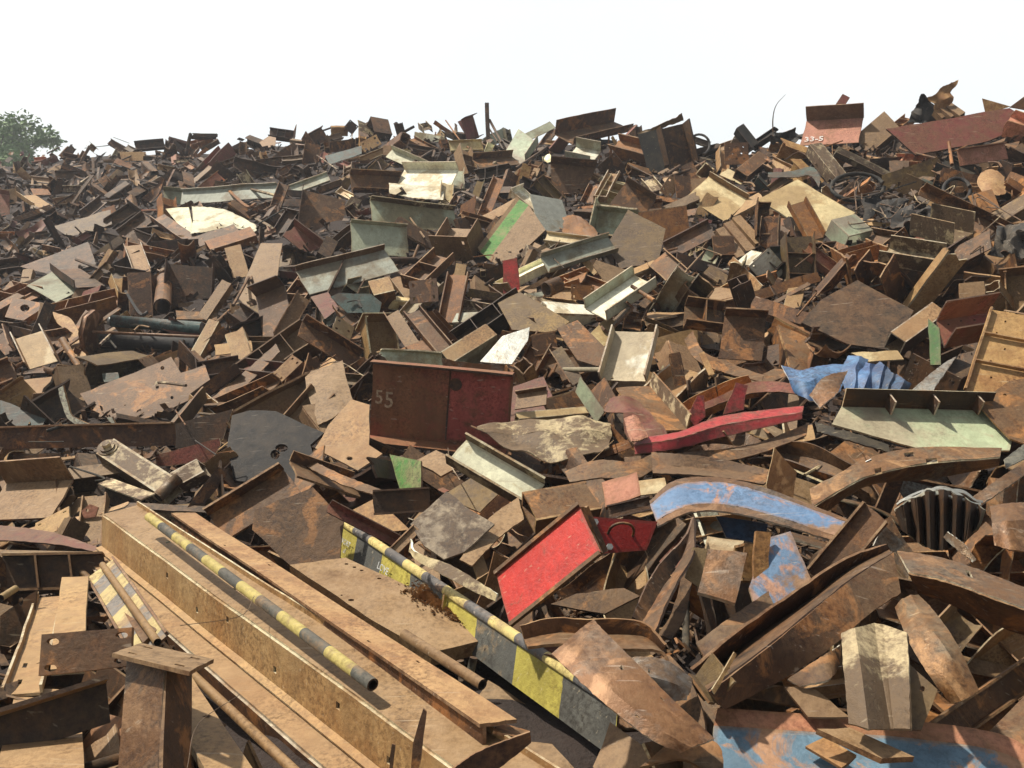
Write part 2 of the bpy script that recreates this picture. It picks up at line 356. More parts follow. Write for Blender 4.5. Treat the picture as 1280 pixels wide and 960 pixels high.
def B(k, p0, p1, p2, mat='brown', hint='u', h=.35, dd=.12, D=None, label=None, lm=None, name=None, e0=0, e1=0, ribs=0, fa=1, fb=1, t=None, holes=(), w=None, m2=None, tone=None, fm=None, cat=None, bend=0, ha=None, hb=None, emat=None, wv=.5):
    """k: C channel open to us, K channel back, I beam, L/J angle, P plate, X closed box, H flange first with web and far flange behind it"""
    if D is None:
        c = ((p1[0] + p2[0]) / 2, (p1[1] + p2[1]) / 2)
        Dc = HD(*c) - dd; d0, d1, d2 = solve(p0, p1, p2, Dc, hint)
    else: d0, d1, d2 = D
    P0, P1, P2 = Wp(*p0, d0), Wp(*p1, d1), Wp(*p2, d2)
    U, V = P1 - P0, P2 - P0
    N = U.cross(V).normalized()
    if N.dot(EYE - P0) < 0: N = -N
    lu, lv = U.length, V.length
    t = t or min(.016, .05 * lv + .005)
    hh = h * lv
    seed = SEED[0] + 1; wa = (.012 * lu if w is None else w)
    org = (P0 + P1 + P2 + (P1 + V)) / 4; org.z = min(P0.z, P1.z, P2.z, (P1 + V).z)
    name = name or NOUN[k]
    mats = [mat, emat or EDGE.get(mat, 'edge')]; fmats = [fm or mat, mats[1]]; parts = []
    nu = max(3, min(14, int(lu / .12))); nv = max(2, min(6, int(lv / .10)))
    root = make_root(name, org) if k != 'P' or e0 or e1 or ribs else None
    def S(nm, a, u, v, n, tt=t, hl=(), mm=mats, jag=.006, nvv=nv, bd=0):
        me = slab(a, u, v, n, tt, mm, seed, wa, hl, jag, org, nu, nvv, bd)
        o = link_mesh(nm, me, root, org if root is None else None)
        parts.append(o); return o
    Vn = V.normalized()
    if k in 'CKILJP':
        main = S('web' if k in 'CKI' else ('leg' if k in 'LJ' else name), P0, U, V, N, hl=holes, bd=bend)
        if root is None: o = main
        sides = {'C': (0, 1), 'K': (-1, 0), 'I': (-1, 1), 'L': (0, 1), 'J': (-1, 0)}.get(k)
        if sides:
            for (edge, on, sgn) in ((P0, fa, -1), (P0 + V, fb and k in 'CKI', 1)):
                if not on: continue
                hx = hh if (ha is None or sgn > 0) else ha * lv
                if hb is not None and sgn > 0: hx = hb * lv
                a = edge + Vn * (sgn * t * .5) + N * (sides[0] * hx) + N * (t * .5 if sides[0] == 0 else (-t * .5 if sides[1] == 0 else 0))
                S('flange' if k in 'CKI' else 'leg', a, U, N * (hx * (sides[1] - sides[0])), Vn * (1), mm=fmats, nvv=2, bd=0)
    if k == 'X' or k == 'O':
        S('wall', P0, U, V, N, hl=holes)
        S('wall', P0 - N * hh, U, V, N)
        for (edge, sgn) in ((P0, -1), (P0 + V, 1)):
            S('wall', edge + Vn * (sgn * t * .45) - N * (hh + t * .5), U, N * (hh + t), Vn, mm=fmats, nvv=2)
    if k == 'H':
        S('flange', P0, U, V, N, hl=holes)
        S('web', P0 + V * wv - N * (hh + t * .5), U, N * hh, Vn, mm=fmats)
        S('flange', P0 - N * (hh + t), U, V, N, mm=fmats)
    lo, hi = {'C': (0, 1), 'K': (-1, 0), 'I': (-1, 1), 'L': (0, 1), 'J': (-1, 0), 'P': (-.5, .5), 'X': (-1, 0), 'O': (-1, 0), 'H': (-1, 0)}[k]
    Un = U.normalized()
    for (on, base, sg) in ((e0, P0, -1), (e1, P1, 1)):
        if on:
            ex = .12 * lv
            hl = [(.14, .2, .035, .05), (.86, .2, .035, .05), (.14, .8, .035, .05), (.86, .8, .035, .05)]
            me = slab(base + Un * (sg * .012) - Vn * ex + N * (lo * hh - ex), Vn * (lv + 2 * ex), N * ((hi - lo) * hh + 2 * ex), Un, .016, [m2 or mat, mats[1]], seed, 0, hl, .004, org, 4, 3)
            parts.append(link_mesh('end_plate', me, root))
    for r in range(ribs):
        f = (r + 1) / (ribs + 1)
        parts.append(link_mesh('stiffener', slab(P0 + U * f + N * t, V, N * (hh * .92), Un, .012, fmats, seed, 0, (), .002, org, 3, 2), root))
    r = root or parts[0]
    tt = reg(r, parts, name, mat, label, lm, tone=tone); tt.cat = cat
    tt.N, tt.P0, tt.U, tt.V, tt.org = N, P0, U, V, org
    return tt
def plane_hit(px, py, C, n):
    d = (Wp(px, py, 1) - EYE); return EYE + d * ((C - EYE).dot(n) / d.dot(n))
def Q(pts, mat='brown', hint='u', dd=.12, t=.014, holes=(), flanges=(), name='steel_plate', label=None, lm=None, Dc=None, jag=.8, tone=None, cat=None, emat=None):
    """polygonal plate: outline in photograph pixels laid on a tilted plane in the heap; holes (px,py,rx,ry)"""
    c = cen(pts); D = Dc or HD(*c) - dd; C = Wp(*c, D)
    n = hintv(hint); vd = (EYE - C).normalized()
    while n.dot(vd) < .33: n = (n + vd * .1).normalized()
    out = []
    rnd = random.Random(len(THINGS) * 7 + 3)
    for a, b in zip(pts, pts[1:] + pts[:1]):
        L_ = math.hypot(b[0] - a[0], b[1] - a[1]); k = max(1, int(L_ / 14))
        for i in range(k):
            f = i / k; j = jag if i else 0
            out.append((a[0] + (b[0] - a[0]) * f + rnd.uniform(-j, j), a[1] + (b[1] - a[1]) * f + rnd.uniform(-j, j)))
    loops = [[plane_hit(x, y, C, n) for x, y in out]]
    for (hx, hy, rx, ry) in holes:
        loops.append([plane_hit(hx + rx * math.cos(k * math.pi / 6), hy + ry * math.sin(k * math.pi / 6), C, n) for k in range(12)])
    org = C.copy(); org.z = min(p.z for p in loops[0])
    bm = bmesh.new(); ed = []
    for lp in loops:
        vv = [bm.verts.new(p - org) for p in lp]
        for a, b in zip(vv, vv[1:] + vv[:1]): ed.append(bm.edges.new((a, b)))
    bmesh.ops.triangle_fill(bm, use_beauty=True, use_dissolve=False, edges=ed)
    for f in bm.faces:
        if f.normal.dot(n) < 0: f.normal_flip()
    top = list(bm.faces)
    ret = bmesh.ops.extrude_face_region(bm, geom=top)
    newv = [g for g in ret['geom'] if isinstance(g, bmesh.types.BMVert)]
    newf = set(g for g in ret['geom'] if isinstance(g, bmesh.types.BMFace))
    for v in newv: v.co = v.co - n * t
    bm.normal_update()
    for f in bm.faces: f.material_index = 0 if abs(f.normal.dot(n)) > .7 else 1
    bmesh.ops.recalc_face_normals(bm, faces=bm.faces)
    me = bpy.data.meshes.new('scrap'); bm.to_mesh(me); bm.free()
    for m in (mat, emat or EDGE.get(mat, 'edge')): me.materials.append(MATS[m])
    parts = []
    root = make_root(name, org) if flanges else None
    o = link_mesh('web' if flanges else name, me, root, None if root else org); parts.append(o)
    for (i, hh) in flanges:
        a = plane_hit(*pts[i], C, n); b = plane_hit(*pts[(i + 1) % len(pts)], C, n)
        side = (b - a).cross(n).normalized()
        parts.append(link_mesh('flange', slab(a + n * (.003 if hh > 0 else -t - .003), b - a, n * hh, side, t, [mat, EDGE.get(mat, 'edge')], len(THINGS), .004, (), .004, org, 6, 2), root))
    r = root or o
    tt = reg(r, parts, name, mat, label, lm, tone=tone); tt.cat = cat; tt.C, tt.N, tt.org = C, n, org
    return tt
def Lf(rows, mat='brown', dd=.12, k=.5, t=.011, parts=None, name='bent_strip', label=None, lm=None, n=26, sub=4, holes=(), smooth=True, crumple=.0, mats=None, tone=None, cat=None, jag=.45, emat=None, Dc=None, ab=False, org0=None):
    """lofted bent sheet: each row a polyline in photograph pixels with its own distance offset; parts names the folds between rows"""
    allp = [(p[0], p[1]) for r in rows for p in r]; c = cen(allp)
    Dc = Dc or HD(*c); P = []
    rnd = random.Random(len(THINGS) * 11 + 1)
    for r in rows:
        row = []
        for p in r:
            d = Dc + k * (HD(p[0], p[1]) - Dc) - dd - (p[2] * .45 if len(p) > 2 else 0)
            if ab: d = p[2]
            row.append(Wp(p[0], p[1], d))
        P.append(catmull(row, n))
    org = sum((p for r in P for p in r), Vector()) / (len(P) * n); org.z = min(p.z for r in P for p in r)
    s = Dc / FPX
    def build(A, a, b):
        G = []
        for i in range(n):
            col = []
            for j in range(sub + 1):
                p = A[0][i].lerp(A[1][i], j / sub) if len(A) == 2 else catmull([x[i] for x in A], (len(A) - 1) * sub + 1)[j]
                col.append(p)
            G.append(col)
        return G
    segs = [[P[i], P[i + 1]] for i in range(len(P) - 1)]
    def grid(A):
        if len(A) == 2: return [[A[0][i].lerp(A[1][i], j / sub) for j in range(sub + 1)] for i in range(n)]
        return [[A[q][i].lerp(A[q + 1][i], j / sub) for q in range(len(A) - 1) for j in range(sub)] + [A[-1][i]] for i in range(n)]
    def finish(G):
        ni, nj = len(G), len(G[0])
        for i in range(ni):
            for j in range(nj):
                e = (jag if (i in (0, ni - 1) or j in (0, nj - 1)) else 0) * s
                p = G[i][j]
                if crumple: p = p + noise.noise_vector(p * 5 + Vector((len(THINGS), 0, 0))) * crumple
                G[i][j] = p + Vector((rnd.uniform(-e, e), 0, rnd.uniform(-e, e))) - org
        N = []
        for i in range(ni):
            r = []
            for j in range(nj):
                a = G[min(i + 1, ni - 1)][j] - G[max(i - 1, 0)][j]; b = G[i][min(j + 1, nj - 1)] - G[i][max(j - 1, 0)]
                x = a.cross(b)
                if x.length < 1e-9: x = Vector((0, -1, 0))
                x.normalize(); r.append(x)
            N.append(r)
        ref = N[ni // 2][nj // 2]
        if ref.dot(EYE - org) < 0: N = [[-x for x in r] for r in N]
        uv = []; acc = 0
        for i in range(ni):
            if i: acc += (G[i][0] - G[i - 1][0]).length
            uv.append([(acc, (G[i][j] - G[i][0]).length) for j in range(nj)])
        return G, N, uv
    obs = []
    root = make_root(name, org) if parts else None
    todo = [(parts[i], segs[i]) for i in range(len(segs))] if parts else [(name, P)]
    for q, (nm, A) in enumerate(todo):
        G, N, uv = finish(grid(A))
        mask = None
        if holes and q == (1 if parts and len(todo) > 2 else 0):
            mask = [[True] * (len(G[0]) - 1) for _ in range(n - 1)]
            for (a, b) in holes: mask[int(a * (n - 1.01))][int(b * (len(G[0]) - 1.01))] = False
        mm = (mats[q] if mats else mat)
        me = grid_mesh(G, N, t, [mm, emat or EDGE.get(mm, 'edge')], mask, uv, smooth)
        obs.append(link_mesh(nm, me, root, None if root else org))
    tt = reg(root or obs[0], obs, name, mat, label, lm, tone=tone); tt.cat = cat; tt.org = org
    return tt
def Pipe(a, b, rpx, mat='brown', dd=.1, D=None, hollow=True, name='steel_pipe', label=None, lm=None, tone=None, seg=16, mid=(), wall=.14, r2=None):
    pts = [a] + list(mid) + [b]
    if D is None: D = [HD(p[0], p[1]) - dd for p in pts]
    W_ = [Wp(p[0], p[1], d) for p, d in zip(pts, D)]
    if len(W_) > 2: W_ = catmull(W_, 18)
    r = rpx / FPX * sum(D) / len(D)
    org = sum(W_, Vector()) / len(W_); org.z = min(p.z for p in W_)
    me = tube_mesh(W_, r, [mat, 'edge_dark'], seg, hollow, org, wall, r2)
    o = link_mesh(name, me, None, org)
    tt = reg(o, [o], name, mat, label, lm, tone=tone); tt.org = org; tt.cat = None
    return tt
# ------------------------------------------------------------- ground and the body of the heap
def tagk(o, kind): o['kind'] = kind
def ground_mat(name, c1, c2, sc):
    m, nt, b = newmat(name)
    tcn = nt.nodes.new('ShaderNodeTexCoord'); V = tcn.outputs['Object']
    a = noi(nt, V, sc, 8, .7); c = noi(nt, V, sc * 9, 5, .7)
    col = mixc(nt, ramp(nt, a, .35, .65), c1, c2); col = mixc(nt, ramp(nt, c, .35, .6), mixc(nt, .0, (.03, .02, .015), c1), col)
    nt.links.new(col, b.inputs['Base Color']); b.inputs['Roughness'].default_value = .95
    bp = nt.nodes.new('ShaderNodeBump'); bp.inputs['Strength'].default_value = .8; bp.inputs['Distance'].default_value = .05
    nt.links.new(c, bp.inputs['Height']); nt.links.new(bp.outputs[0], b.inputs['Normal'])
    MATS[name] = m
ground_mat('dirt', (.13, .085, .055), (.20, .14, .09), 1.2)
ground_mat('heapdirt_gapshade', (.016, .010, .007), (.036, .020, .013), 2.0)  # dirt made near-black so the shade between the pieces is in its colour
me = bpy.data.meshes.new('ground'); s = 240
me.from_pydata([(-s, -s, 0), (s, -s, 0), (s, s, 0), (-s, s, 0)], [], [(0, 1, 2, 3)]); me.materials.append(MATS['dirt'])
o = bpy.data.objects.new('ground', me); COL.objects.link(o); tagk(o, 'structure')
xs = list(range(-620, 1941, 20)); vs = []; fs = []
rowsn = 0
TT = [-.0] + [i / 44 for i in range(0, 45)] + [1.06, 1.13, 1.2, 1.27]
rows_ = []
def moundpt(px, t):
    c = crest(px); py = c + 9 + t * (960 - c - 9)
    D = HD(px, py); off = min(.50, .05 * D + .22)
    return Wp(px, py, D + off)
grid = []
top = [moundpt(x, 0) for x in xs]
grid.append([Vector((p.x * 1.5, p.y + 26, -.2)) for p in top])
grid.append([Vector((p.x * 1.25, p.y + 13, p.z * .45)) for p in top])
grid.append([Vector((p.x * 1.08, p.y + 4.5, p.z * .86)) for p in top])
grid.append([Vector((p.x * 1.03, p.y + 1.6, p.z * .97)) for p in top])
for t in TT[1:]: grid.append([moundpt(x, t) for x in xs])
grid.append([Vector((p.x, p.y, -.2)) for p in grid[-1]])
for i, r in enumerate(grid):
    for p in r:
        q = p.copy()
        if 2 < i < len(grid) - 1:
            dn = noise.noise(p * 1.3) * .13 + noise.noise(p * 4) * .06
            q += Vector((0, .5, -.8)) * (dn + .05)
        vs.append(q)
nx = len(xs)
for i in range(len(grid) - 1):
    for j in range(nx - 1):
        fs.append((i * nx + j, i * nx + j + 1, (i + 1) * nx + j + 1, (i + 1) * nx + j))
me = bpy.data.meshes.new('terrain'); me.from_pydata([tuple(v) for v in vs], [], fs); me.materials.append(MATS['heapdirt_gapshade']); me.update()
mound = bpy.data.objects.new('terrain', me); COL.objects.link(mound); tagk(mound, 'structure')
for p in me.polygons: p.use_smooth = True
# ------------------------------------------------------------- the tree beyond the heap
def leafmat():
    m, nt, b = newmat('leaf')
    oi = nt.nodes.new('ShaderNodeTexCoord'); a = noi(nt, oi.outputs['Object'], 1.2, 4)
    col = mixc(nt, ramp(nt, a, .35, .65), (.10, .19, .045), (.15, .24, .065)); nt.links.new(col, b.inputs['Base Color'])
    b.inputs['Roughness'].default_value = .6
    MATS['leaf'] = m
    m, nt, b = newmat('bark'); b.inputs['Base Color'].default_value = (.09, .07, .05, 1); b.inputs['Roughness'].default_value = .9; MATS['bark'] = m
leafmat()
rt = random.Random(4)
tb = Wp(-18, 300, 62); tb.z = 0
root = make_root('broadleaf_tree', tb); root.scale = (1.25, 1.25, 1.16)
def bmtube(bm, a, b, r0, r1, seg=8):
    d = (b - a).normalized(); x = d.cross(Vector((.3, .2, .1))).normalized(); y = d.cross(x)
    A = [bm.verts.new(a + (x * math.cos(k * 2 * math.pi / seg) + y * math.sin(k * 2 * math.pi / seg)) * r0) for k in range(seg)]
    C_ = [bm.verts.new(b + (x * math.cos(k * 2 * math.pi / seg) + y * math.sin(k * 2 * math.pi / seg)) * r1) for k in range(seg)]
    for k in range(seg): bm.faces.new((A[k], A[(k + 1) % seg], C_[(k + 1) % seg], C_[k]))
bm = bmesh.new(); tipz = []
bmtube(bm, Vector((0, 0, -.2)), Vector((.2, 0, 5.5)), .35, .24)
for i in range(16):
    an = rt.uniform(0, 6.28); z0 = rt.uniform(3.8, 5.6); L_ = rt.uniform(2.2, 4.6); el = rt.uniform(.35, 1.3)
    a = Vector((.15, 0, z0)); mid = a + Vector((math.cos(an) * math.cos(el), math.sin(an) * math.cos(el), math.sin(el))) * L_ * .6
    e = mid + Vector((math.cos(an) * math.cos(el * .8), math.sin(an) * math.cos(el * .8), math.sin(el * .8) + .1)) * L_ * .55
    bmtube(bm, a, mid, .13, .08, 6); bmtube(bm, mid, e, .08, .03, 6); tipz += [mid, e, (mid + e) / 2]
me = bpy.data.meshes.new('trunk'); bm.to_mesh(me); bm.free(); me.materials.append(MATS['bark']); link_mesh('trunk', me, root)
vs, fs = [], []
clumps = []
for p in tipz:
    for k in range(5):
        clumps.append(p + Vector((rt.gauss(0, .5), rt.gauss(0, .5), rt.gauss(.2, .45))))
for c in clumps:
    rr = rt.uniform(.35, .8)
    for k in range(150):
        v = Vector((rt.gauss(0, 1), rt.gauss(0, 1), rt.gauss(0, .8))).normalized() * rr * rt.uniform(.3, 1.15)
        p = c + v; a = Vector((rt.gauss(0, 1), rt.gauss(0, 1), rt.gauss(0, 1))).normalized(); b_ = a.cross(Vector((rt.gauss(0, 1), rt.gauss(0, 1), rt.gauss(0, 1)))).normalized()
        s_ = rt.uniform(.09, .19); n0 = len(vs)
        vs += [p - a * s_, p + b_ * s_ * .5, p + a * s_, p - b_ * s_ * .5]; fs.append((n0, n0 + 1, n0 + 2, n0 + 3))
me = bpy.data.meshes.new('crown'); me.from_pydata([tuple(v) for v in vs], [], fs); me.materials.append(MATS['leaf']); link_mesh('crown', me, root)
root['label'] = 'green leafy tree standing behind the far left end of the scrap heap'; root['category'] = 'tree'

# ------------------------------------------------------------- hazy air
bm = bmesh.new(); bmesh.ops.create_cube(bm, size=1)
for v in bm.verts: v.co = Vector((v.co.x * 500, v.co.y * 500, (v.co.z + .5) * 17 - 1))
me = bpy.data.meshes.new('haze'); bm.to_mesh(me); bm.free()
hm_ = bpy.data.materials.new('haze'); hm_.use_nodes = True; nt = hm_.node_tree
for n in list(nt.nodes): nt.nodes.remove(n)
ho = nt.nodes.new('ShaderNodeOutputMaterial'); pv = nt.nodes.new('ShaderNodeVolumePrincipled'); pv.inputs['Color'].default_value = (.93, .96, 1, 1); pv.inputs['Density'].default_value = .0016; pv.inputs['Anisotropy'].default_value = .2
nt.links.new(pv.outputs[0], ho.inputs['Volume']); me.materials.append(hm_)
o = bpy.data.objects.new('haze', me); COL.objects.link(o); tagk(o, 'stuff')
# ============================================================= the pieces one can tell apart
# ---- long beams at the lower left
RA, RB = Wp(128, 645, 5.6), Wp(567, 962, 2.98)
RU_ = (RB - RA) * 1.12; OUT = Vector((-.75, -.66, -.04)); DN = Vector((-.01, -.01, -.195))
def along(name, quads, mat, label, lm=None, tone=1.0):
    root = make_root(name, RA + DN); ps = []
    for (nm, off, vec, m_, th, hl) in quads:
        N_ = RU_.cross(vec).normalized()
        if N_.dot(EYE - RA) < 0: N_ = -N_
        ps.append(link_mesh(nm, slab(RA + off, RU_, vec, N_, th, [m_, 'edge_pale'], 3, .006, hl, .002, RA + DN, 26, 3), root))
    t = reg(root, ps, name, mat, label, lm, tone=tone); t.cat = 'channel'; t.org = RA + DN; return t
HOLES = [(x_, y_, .0035, .075) for x_, y_ in ((.27, .35), (.37, .65), (.46, .3), (.58, .65), (.71, .4), (.80, .7))]
along('steel_channel', [('web', Vector(), DN, 'tan', .012, HOLES), ('flange', Vector((.004, .004, .004)), -OUT * .21 + Vector((0, 0, .01)), 'dusty', .012, [(x_, .5, .0035, .06) for x_ in (.2, .42, .63)]), ('lip', -OUT * .216 + Vector((0, 0, .018)), Vector((0, 0, .028)), 'tan', .010, ()), ('lip', DN * 1.0 + OUT * .006, OUT * .035 + Vector((0, 0, -.006)), 'tan', .010, ())], 'tan', 'long tan dusty channel running down to the bottom edge left of the striped pipe', 'the long tan channel', 1.15)
along('steel_angle', [('leg', DN * 1.13 + OUT * .02, OUT * .115, 'tan', .014, [(.78, .5, .0035, .12)]), ('leg', DN * 1.16 + OUT * .14, Vector((0, 0, -.07)), 'brown', .012, ())], 'tan', 'narrow dusty angle lying in the groove under the long tan channel', None, .95)
pa = RA + DN * 1.25 + OUT * .19; me_ = tube_mesh([pa, pa + RU_ * .35, pa + RU_ * .98 + OUT * .03], .021, ['dusty', 'edge_dark'], 12, False, pa)
o = link_mesh('steel_pipe', me_, None, pa); t = reg(o, [o], 'steel_pipe', 'dusty', 'long thin dusty pipe lying left of the long tan channel behind the capped post', None, tone=1.1); t.cat = None
Pipe((128, 706), (197, 803), 4.4, 'dusty', D=(5.1, 3.9), hollow=True, label='short thin pipe ending above the capped post')
B('P', (238, 850), (330, 985), (196, 862), 'tan', 'u', D=(3.45, 2.72, 3.35), t=.03, label='broad dusty plank of steel right of the capped post', name='steel_plate', tone=.9)
B('P', (156, 730), (196, 790), (140, 742), 'brown', 'u', D=(4.9, 4.1, 4.8), t=.02)
Pipe((186, 646), (466, 856), 6.6, 'striped', D=(5.15, 3.35), hollow=True, name='striped_pipe', label='yellow and black striped pipe with dark open end between two long beams', lm='the striped pipe', wall=.25)
B('H', (214, 642), (600, 908), (243, 641), 'ochre', (-.1, -.3, .95), h=1.05, wv=.14, D=(5.55, 3.08, 5.60), name='steel_beam', t=.014, w=.008, fm='brown', m2='brown',
  holes=[(.25, .22, .004, .035), (.38, .72, .004, .035), (.74, .25, .004, .035), (.82, .75, .004, .035)],
  label='long wide flanged beam with bright ochre top right of the striped pipe', lm='the long ochre beam', tone=1.05)
Q([(362, 706), (432, 697), (500, 728), (637, 792), (538, 816), (470, 778)], 'dusty', (0, -.2, .98), Dc=4.45, t=.075, holes=[(433, 705, 2.5, 1), (443, 709, 2.5, 1), (452, 713, 2.5, 1), (474, 723, 3, 1), (507, 739, 4, 1.2), (439, 750, 4, 1.4), (427, 744, 1.5, .8)],
  label='wide dusty brown slab lying between the long ochre beam and the striped girder', lm='the wide dusty slab', jag=.5, tone=1.15)
t = B('P', (428, 656), (774, 886), (421, 693), 'striped_face', (-.25, -.75, .6), D=(5.45, 3.40, 5.4), t=.014, w=.006, name='striped_girder', e0=0, ribs=1, h=.1)
G1 = t
gp = Pipe((427, 651), (777, 884), 6.5, 'striped', D=(5.47, 3.40), hollow=True, wall=.2)
o = gp.root; THINGS.remove(gp); o.name = 'top_tube'
o.parent = t.root; o.location = o.location - t.root.location
t.label = 'yellow and grey striped girder with a round top tube and chalked scrawl'; t.lm = 'the striped girder'
B('P', (765, 905), (820, 945), (742, 960), 'dusty', (-.2, -.6, .75), D=(3.3, 3.1, 3.2), t=.02, label='dusty flat bar end sticking out beneath the striped girder')
Pipe((505, 793), (603, 856), 7, 'dusty', D=(3.95, 3.55), label='short dusty pipe with open end beside the long ochre beam', wall=.3)
Pipe((592, 822), (586, 850), 5, 'steelgrey', D=(3.9, 3.9), label='dark upright rod under the front edge of the wide dusty slab', hollow=False)
Pipe((575, 826), (578, 850), 5, 'dark', D=(3.95, 3.95), label='second dark prop beneath the wide dusty slab', hollow=False)
Q([(529, 886), (533, 890), (526, 950), (519, 975), (513, 975), (516, 930)], 'brown', 'f', Dc=2.85, t=.02, label='narrow rusty spike standing up at the end of the long ochre beam', name='steel_strip')
Q([(490, 930), (494, 931), (490, 975), (484, 975)], 'brown', 'f', Dc=2.8, t=.015, label='short thin rusty spike at the bottom edge left of the taller spike', name='steel_strip')
Lf([[(563, 962, .05), (600, 938), (662, 914, -.05)], [(570, 990, .05), (620, 962), (664, 928, -.05)]], 'brown', Dc=2.9, k=0, name='bent_strip', label='curled rusty flange offcut under the end of the long ochre beam')
B('P', (608, 925), (690, 965), (596, 950), 'mottled', 'u', D=(3.2, 3.1, 3.1), t=.02, label='dusty board-like strip at the bottom edge beneath the striped girder')
# striped panel and the beams left of it
B('C', (112, 722), (172, 826), (142, 700), 'striped_pale', (-.2, -.6, .75), h=.12, D=(5.1, 3.95, 5.15), w=.004, name='striped_barrier', label='pale striped panel leaning left of the long dusty channel', lm='the pale striped panel', t=.012)
B('P', (79, 724), (62, 842), (112, 722), 'tan', (0, -.35, .94), D=(5.0, 3.7, 5.0), t=.03, label='pale flat bar running behind the slotted base plate', tone=1.1)
B('C', (47, 748), (8, 872), (78, 746), 'tan', (0, -.4, .9), D=(4.85, 3.5, 4.85), h=.25, label='long pale channel at the far left behind the slotted base plate', holes=[(.75, .3, .02, .07), (.9, .3, .02, .07)])
B('P', (20, 866), (-5, 985), (104, 868), 'tan', (0, -.4, .9), D=(3.6, 2.7, 3.6), t=.03, label='broad pale bar at the bottom left corner under the dark beam')
Q([(52, 793), (165, 784), (163, 832), (48, 845)], 'brown', (-.1, -.85, .5), Dc=3.25, t=.018, holes=[(66, 802, 8, 4.5), (152, 794, 8, 4), (63, 835, 8, 4.5), (148, 826, 6, 3.5)], jag=.3,
  name='base_plate', label='brown base plate with four slots lying at the lower left', lm='the slotted base plate', tone=.95)
t = B('C', (160, 826), (146, 990), (206, 832), 'rustgrey', (-.3, -.95, .1), h=.7, D=(3.05, 2.75, 2.95), name='capped_post', label='upright pitted post with a slotted square cap plate at the lower left', lm='the capped post', fa=0, fb=0, t=.012, m2='brown', tone=.75)
c = t.org
def addpart(t, nm, me):
    o = link_mesh(nm, me, t.root); o.color = t.parts[0].color; t.parts.append(o); return o
def qmesh(pts, D, mat, th=.014, holes=(), org=None):
    """free quad through four pixel+distance corners"""
    P = [Wp(x, y, d) for x, y, d in pts]; U, V = P[1] - P[0], P[3] - P[0]; N = U.cross(V).normalized()
    if N.dot(EYE - P[0]) < 0: N = -N
    return slab(P[0], U, V, N, th, [mat, EDGE.get(mat, 'edge')], 1, 0, holes, .003, org, 4, 3)
addpart(t, 'side_wall', qmesh([(206, 832, 2.95), (238, 833, 3.1), (0, 0, 0), (200, 990, 2.66)], 0, 'brown', org=c))
addpart(t, 'cap_plate', qmesh([(140, 819, 3.0), (236, 842, 2.80), (0, 0, 0), (176, 806, 3.25)], 0, 'dusty', holes=[(.18, .25, .06, .04), (.82, .2, .06, .04), (.18, .8, .06, .04), (.82, .8, .06, .04)], org=c))
B('L', (-30, 905), (134, 853), (-28, 958), 'dark', (.1, -.9, .3), h=.75, D=(3.0, 3.2, 2.95), ha=.55, label='dark beam with pale dusty top running off the left edge', fm='tan', t=.016, holes=(), lm='the dark beam')
B('P', (0, 858), (22, 852), (-6, 878), 'dark', 'u', D=(3.5, 3.6, 3.4), label='small dark offcut at the left edge above the dark beam')
Q([(0, 770), (46, 738), (38, 790), (22, 820), (0, 828)], 'dark', 'f', Dc=4.6, holes=[(26, 752, 3, 5)], label='dark plate with oval hole at the left edge', jag=.8)
Pipe((0, 748), (19, 736), 4.5, 'cream', D=(4.5, 4.7), label='pale stub of pipe at the left edge above the dark holed plate')
# ---- left middle
B('C', (8, 606), (92, 600), (-24, 652), 'dusty', 'u', h=.45, fb=0, label='broad dusty channel with upright brown back flange at the left edge', lm='the broad dusty channel', tone=1.1)
Lf([[(-20, 655), (60, 665), (130, 687)], [(-20, 675), (60, 680), (130, 692)]], 'maroon', label='dark red bowed strip at the left edge under the broad dusty channel')
B('I', (4, 697), (130, 694), (8, 738), 'dark', 'f', h=.25, ribs=2, emat='edge', label='dark ribbed beam lying on its side above the pale bars', lm='the dark ribbed beam')
B('P', (0, 688), (126, 690), (0, 697), 'dusty', 'u', dd=.1, label='flat dusty strip lying just above the dark ribbed beam')
t = B('X', (141, 551), (221, 602), (123, 566), 'mottled', (.0, -.7, .7), h=.9, dd=.35, t=.02, w=.004, name='link_arm', label='dirty cream machine link arm with a bolted round boss', lm='the machine link arm', tone=1.1)
C_ = t.P0 + t.V * .5 + t.U * .04
for (nm, r_, a_, b_) in (('boss', .085, -.01, .02), ('washer', .062, .02, .035), ('bolt_head', .034, .035, .07)):
    ob_ = addpart(t, nm, tube_mesh([C_ + t.N * a_, C_ + t.N * b_], r_, ['cream' if nm != 'washer' else 'rustgrey', 'mottled'], 20 if nm != 'bolt_head' else 6, False, t.org))
    if nm != 'boss': ob_.parent = pb_
    if nm != 'washer' or True: pb_ = ob_ if nm == 'boss' else pb_
addpart(t, 'pin', tube_mesh([t.P0 + t.U * .98 - t.V * .2, t.P0 + t.U * .98 + t.V * 1.25], .05, ['rustgrey', 'dark'], 14, False, t.org))
B('X', (214, 592), (246, 575), (222, 606), 'mottled', 'u', h=1, label='dirty greased fitting at the right end of the machine link arm', name='machine_fitting')
B('P', (122, 605), (176, 625), (140, 598), 'mottled', 'u', label='mottled pale plate under the machine link arm')
Q([(100, 640), (112, 630), (123, 634), (119, 646), (106, 648)], 'pink', 'f', holes=[(109, 638, 2, 2)], name='gusset_plate', label='small pinkish plate with a bolt hole below the machine link arm')
B('L', (-10, 536), (219, 530), (-10, 562), 'brown', (0, -.95, .3), h=.3, label='long straight rusty beam lying level at the left edge', lm='the long level beam', w=.004, fm='tan')
Q([(219, 530), (291, 511), (278, 550), (240, 561), (219, 560)], 'dark', 'f', label='dark wedge of plate with a pale torch cut right of the long level beam', emat='cut')
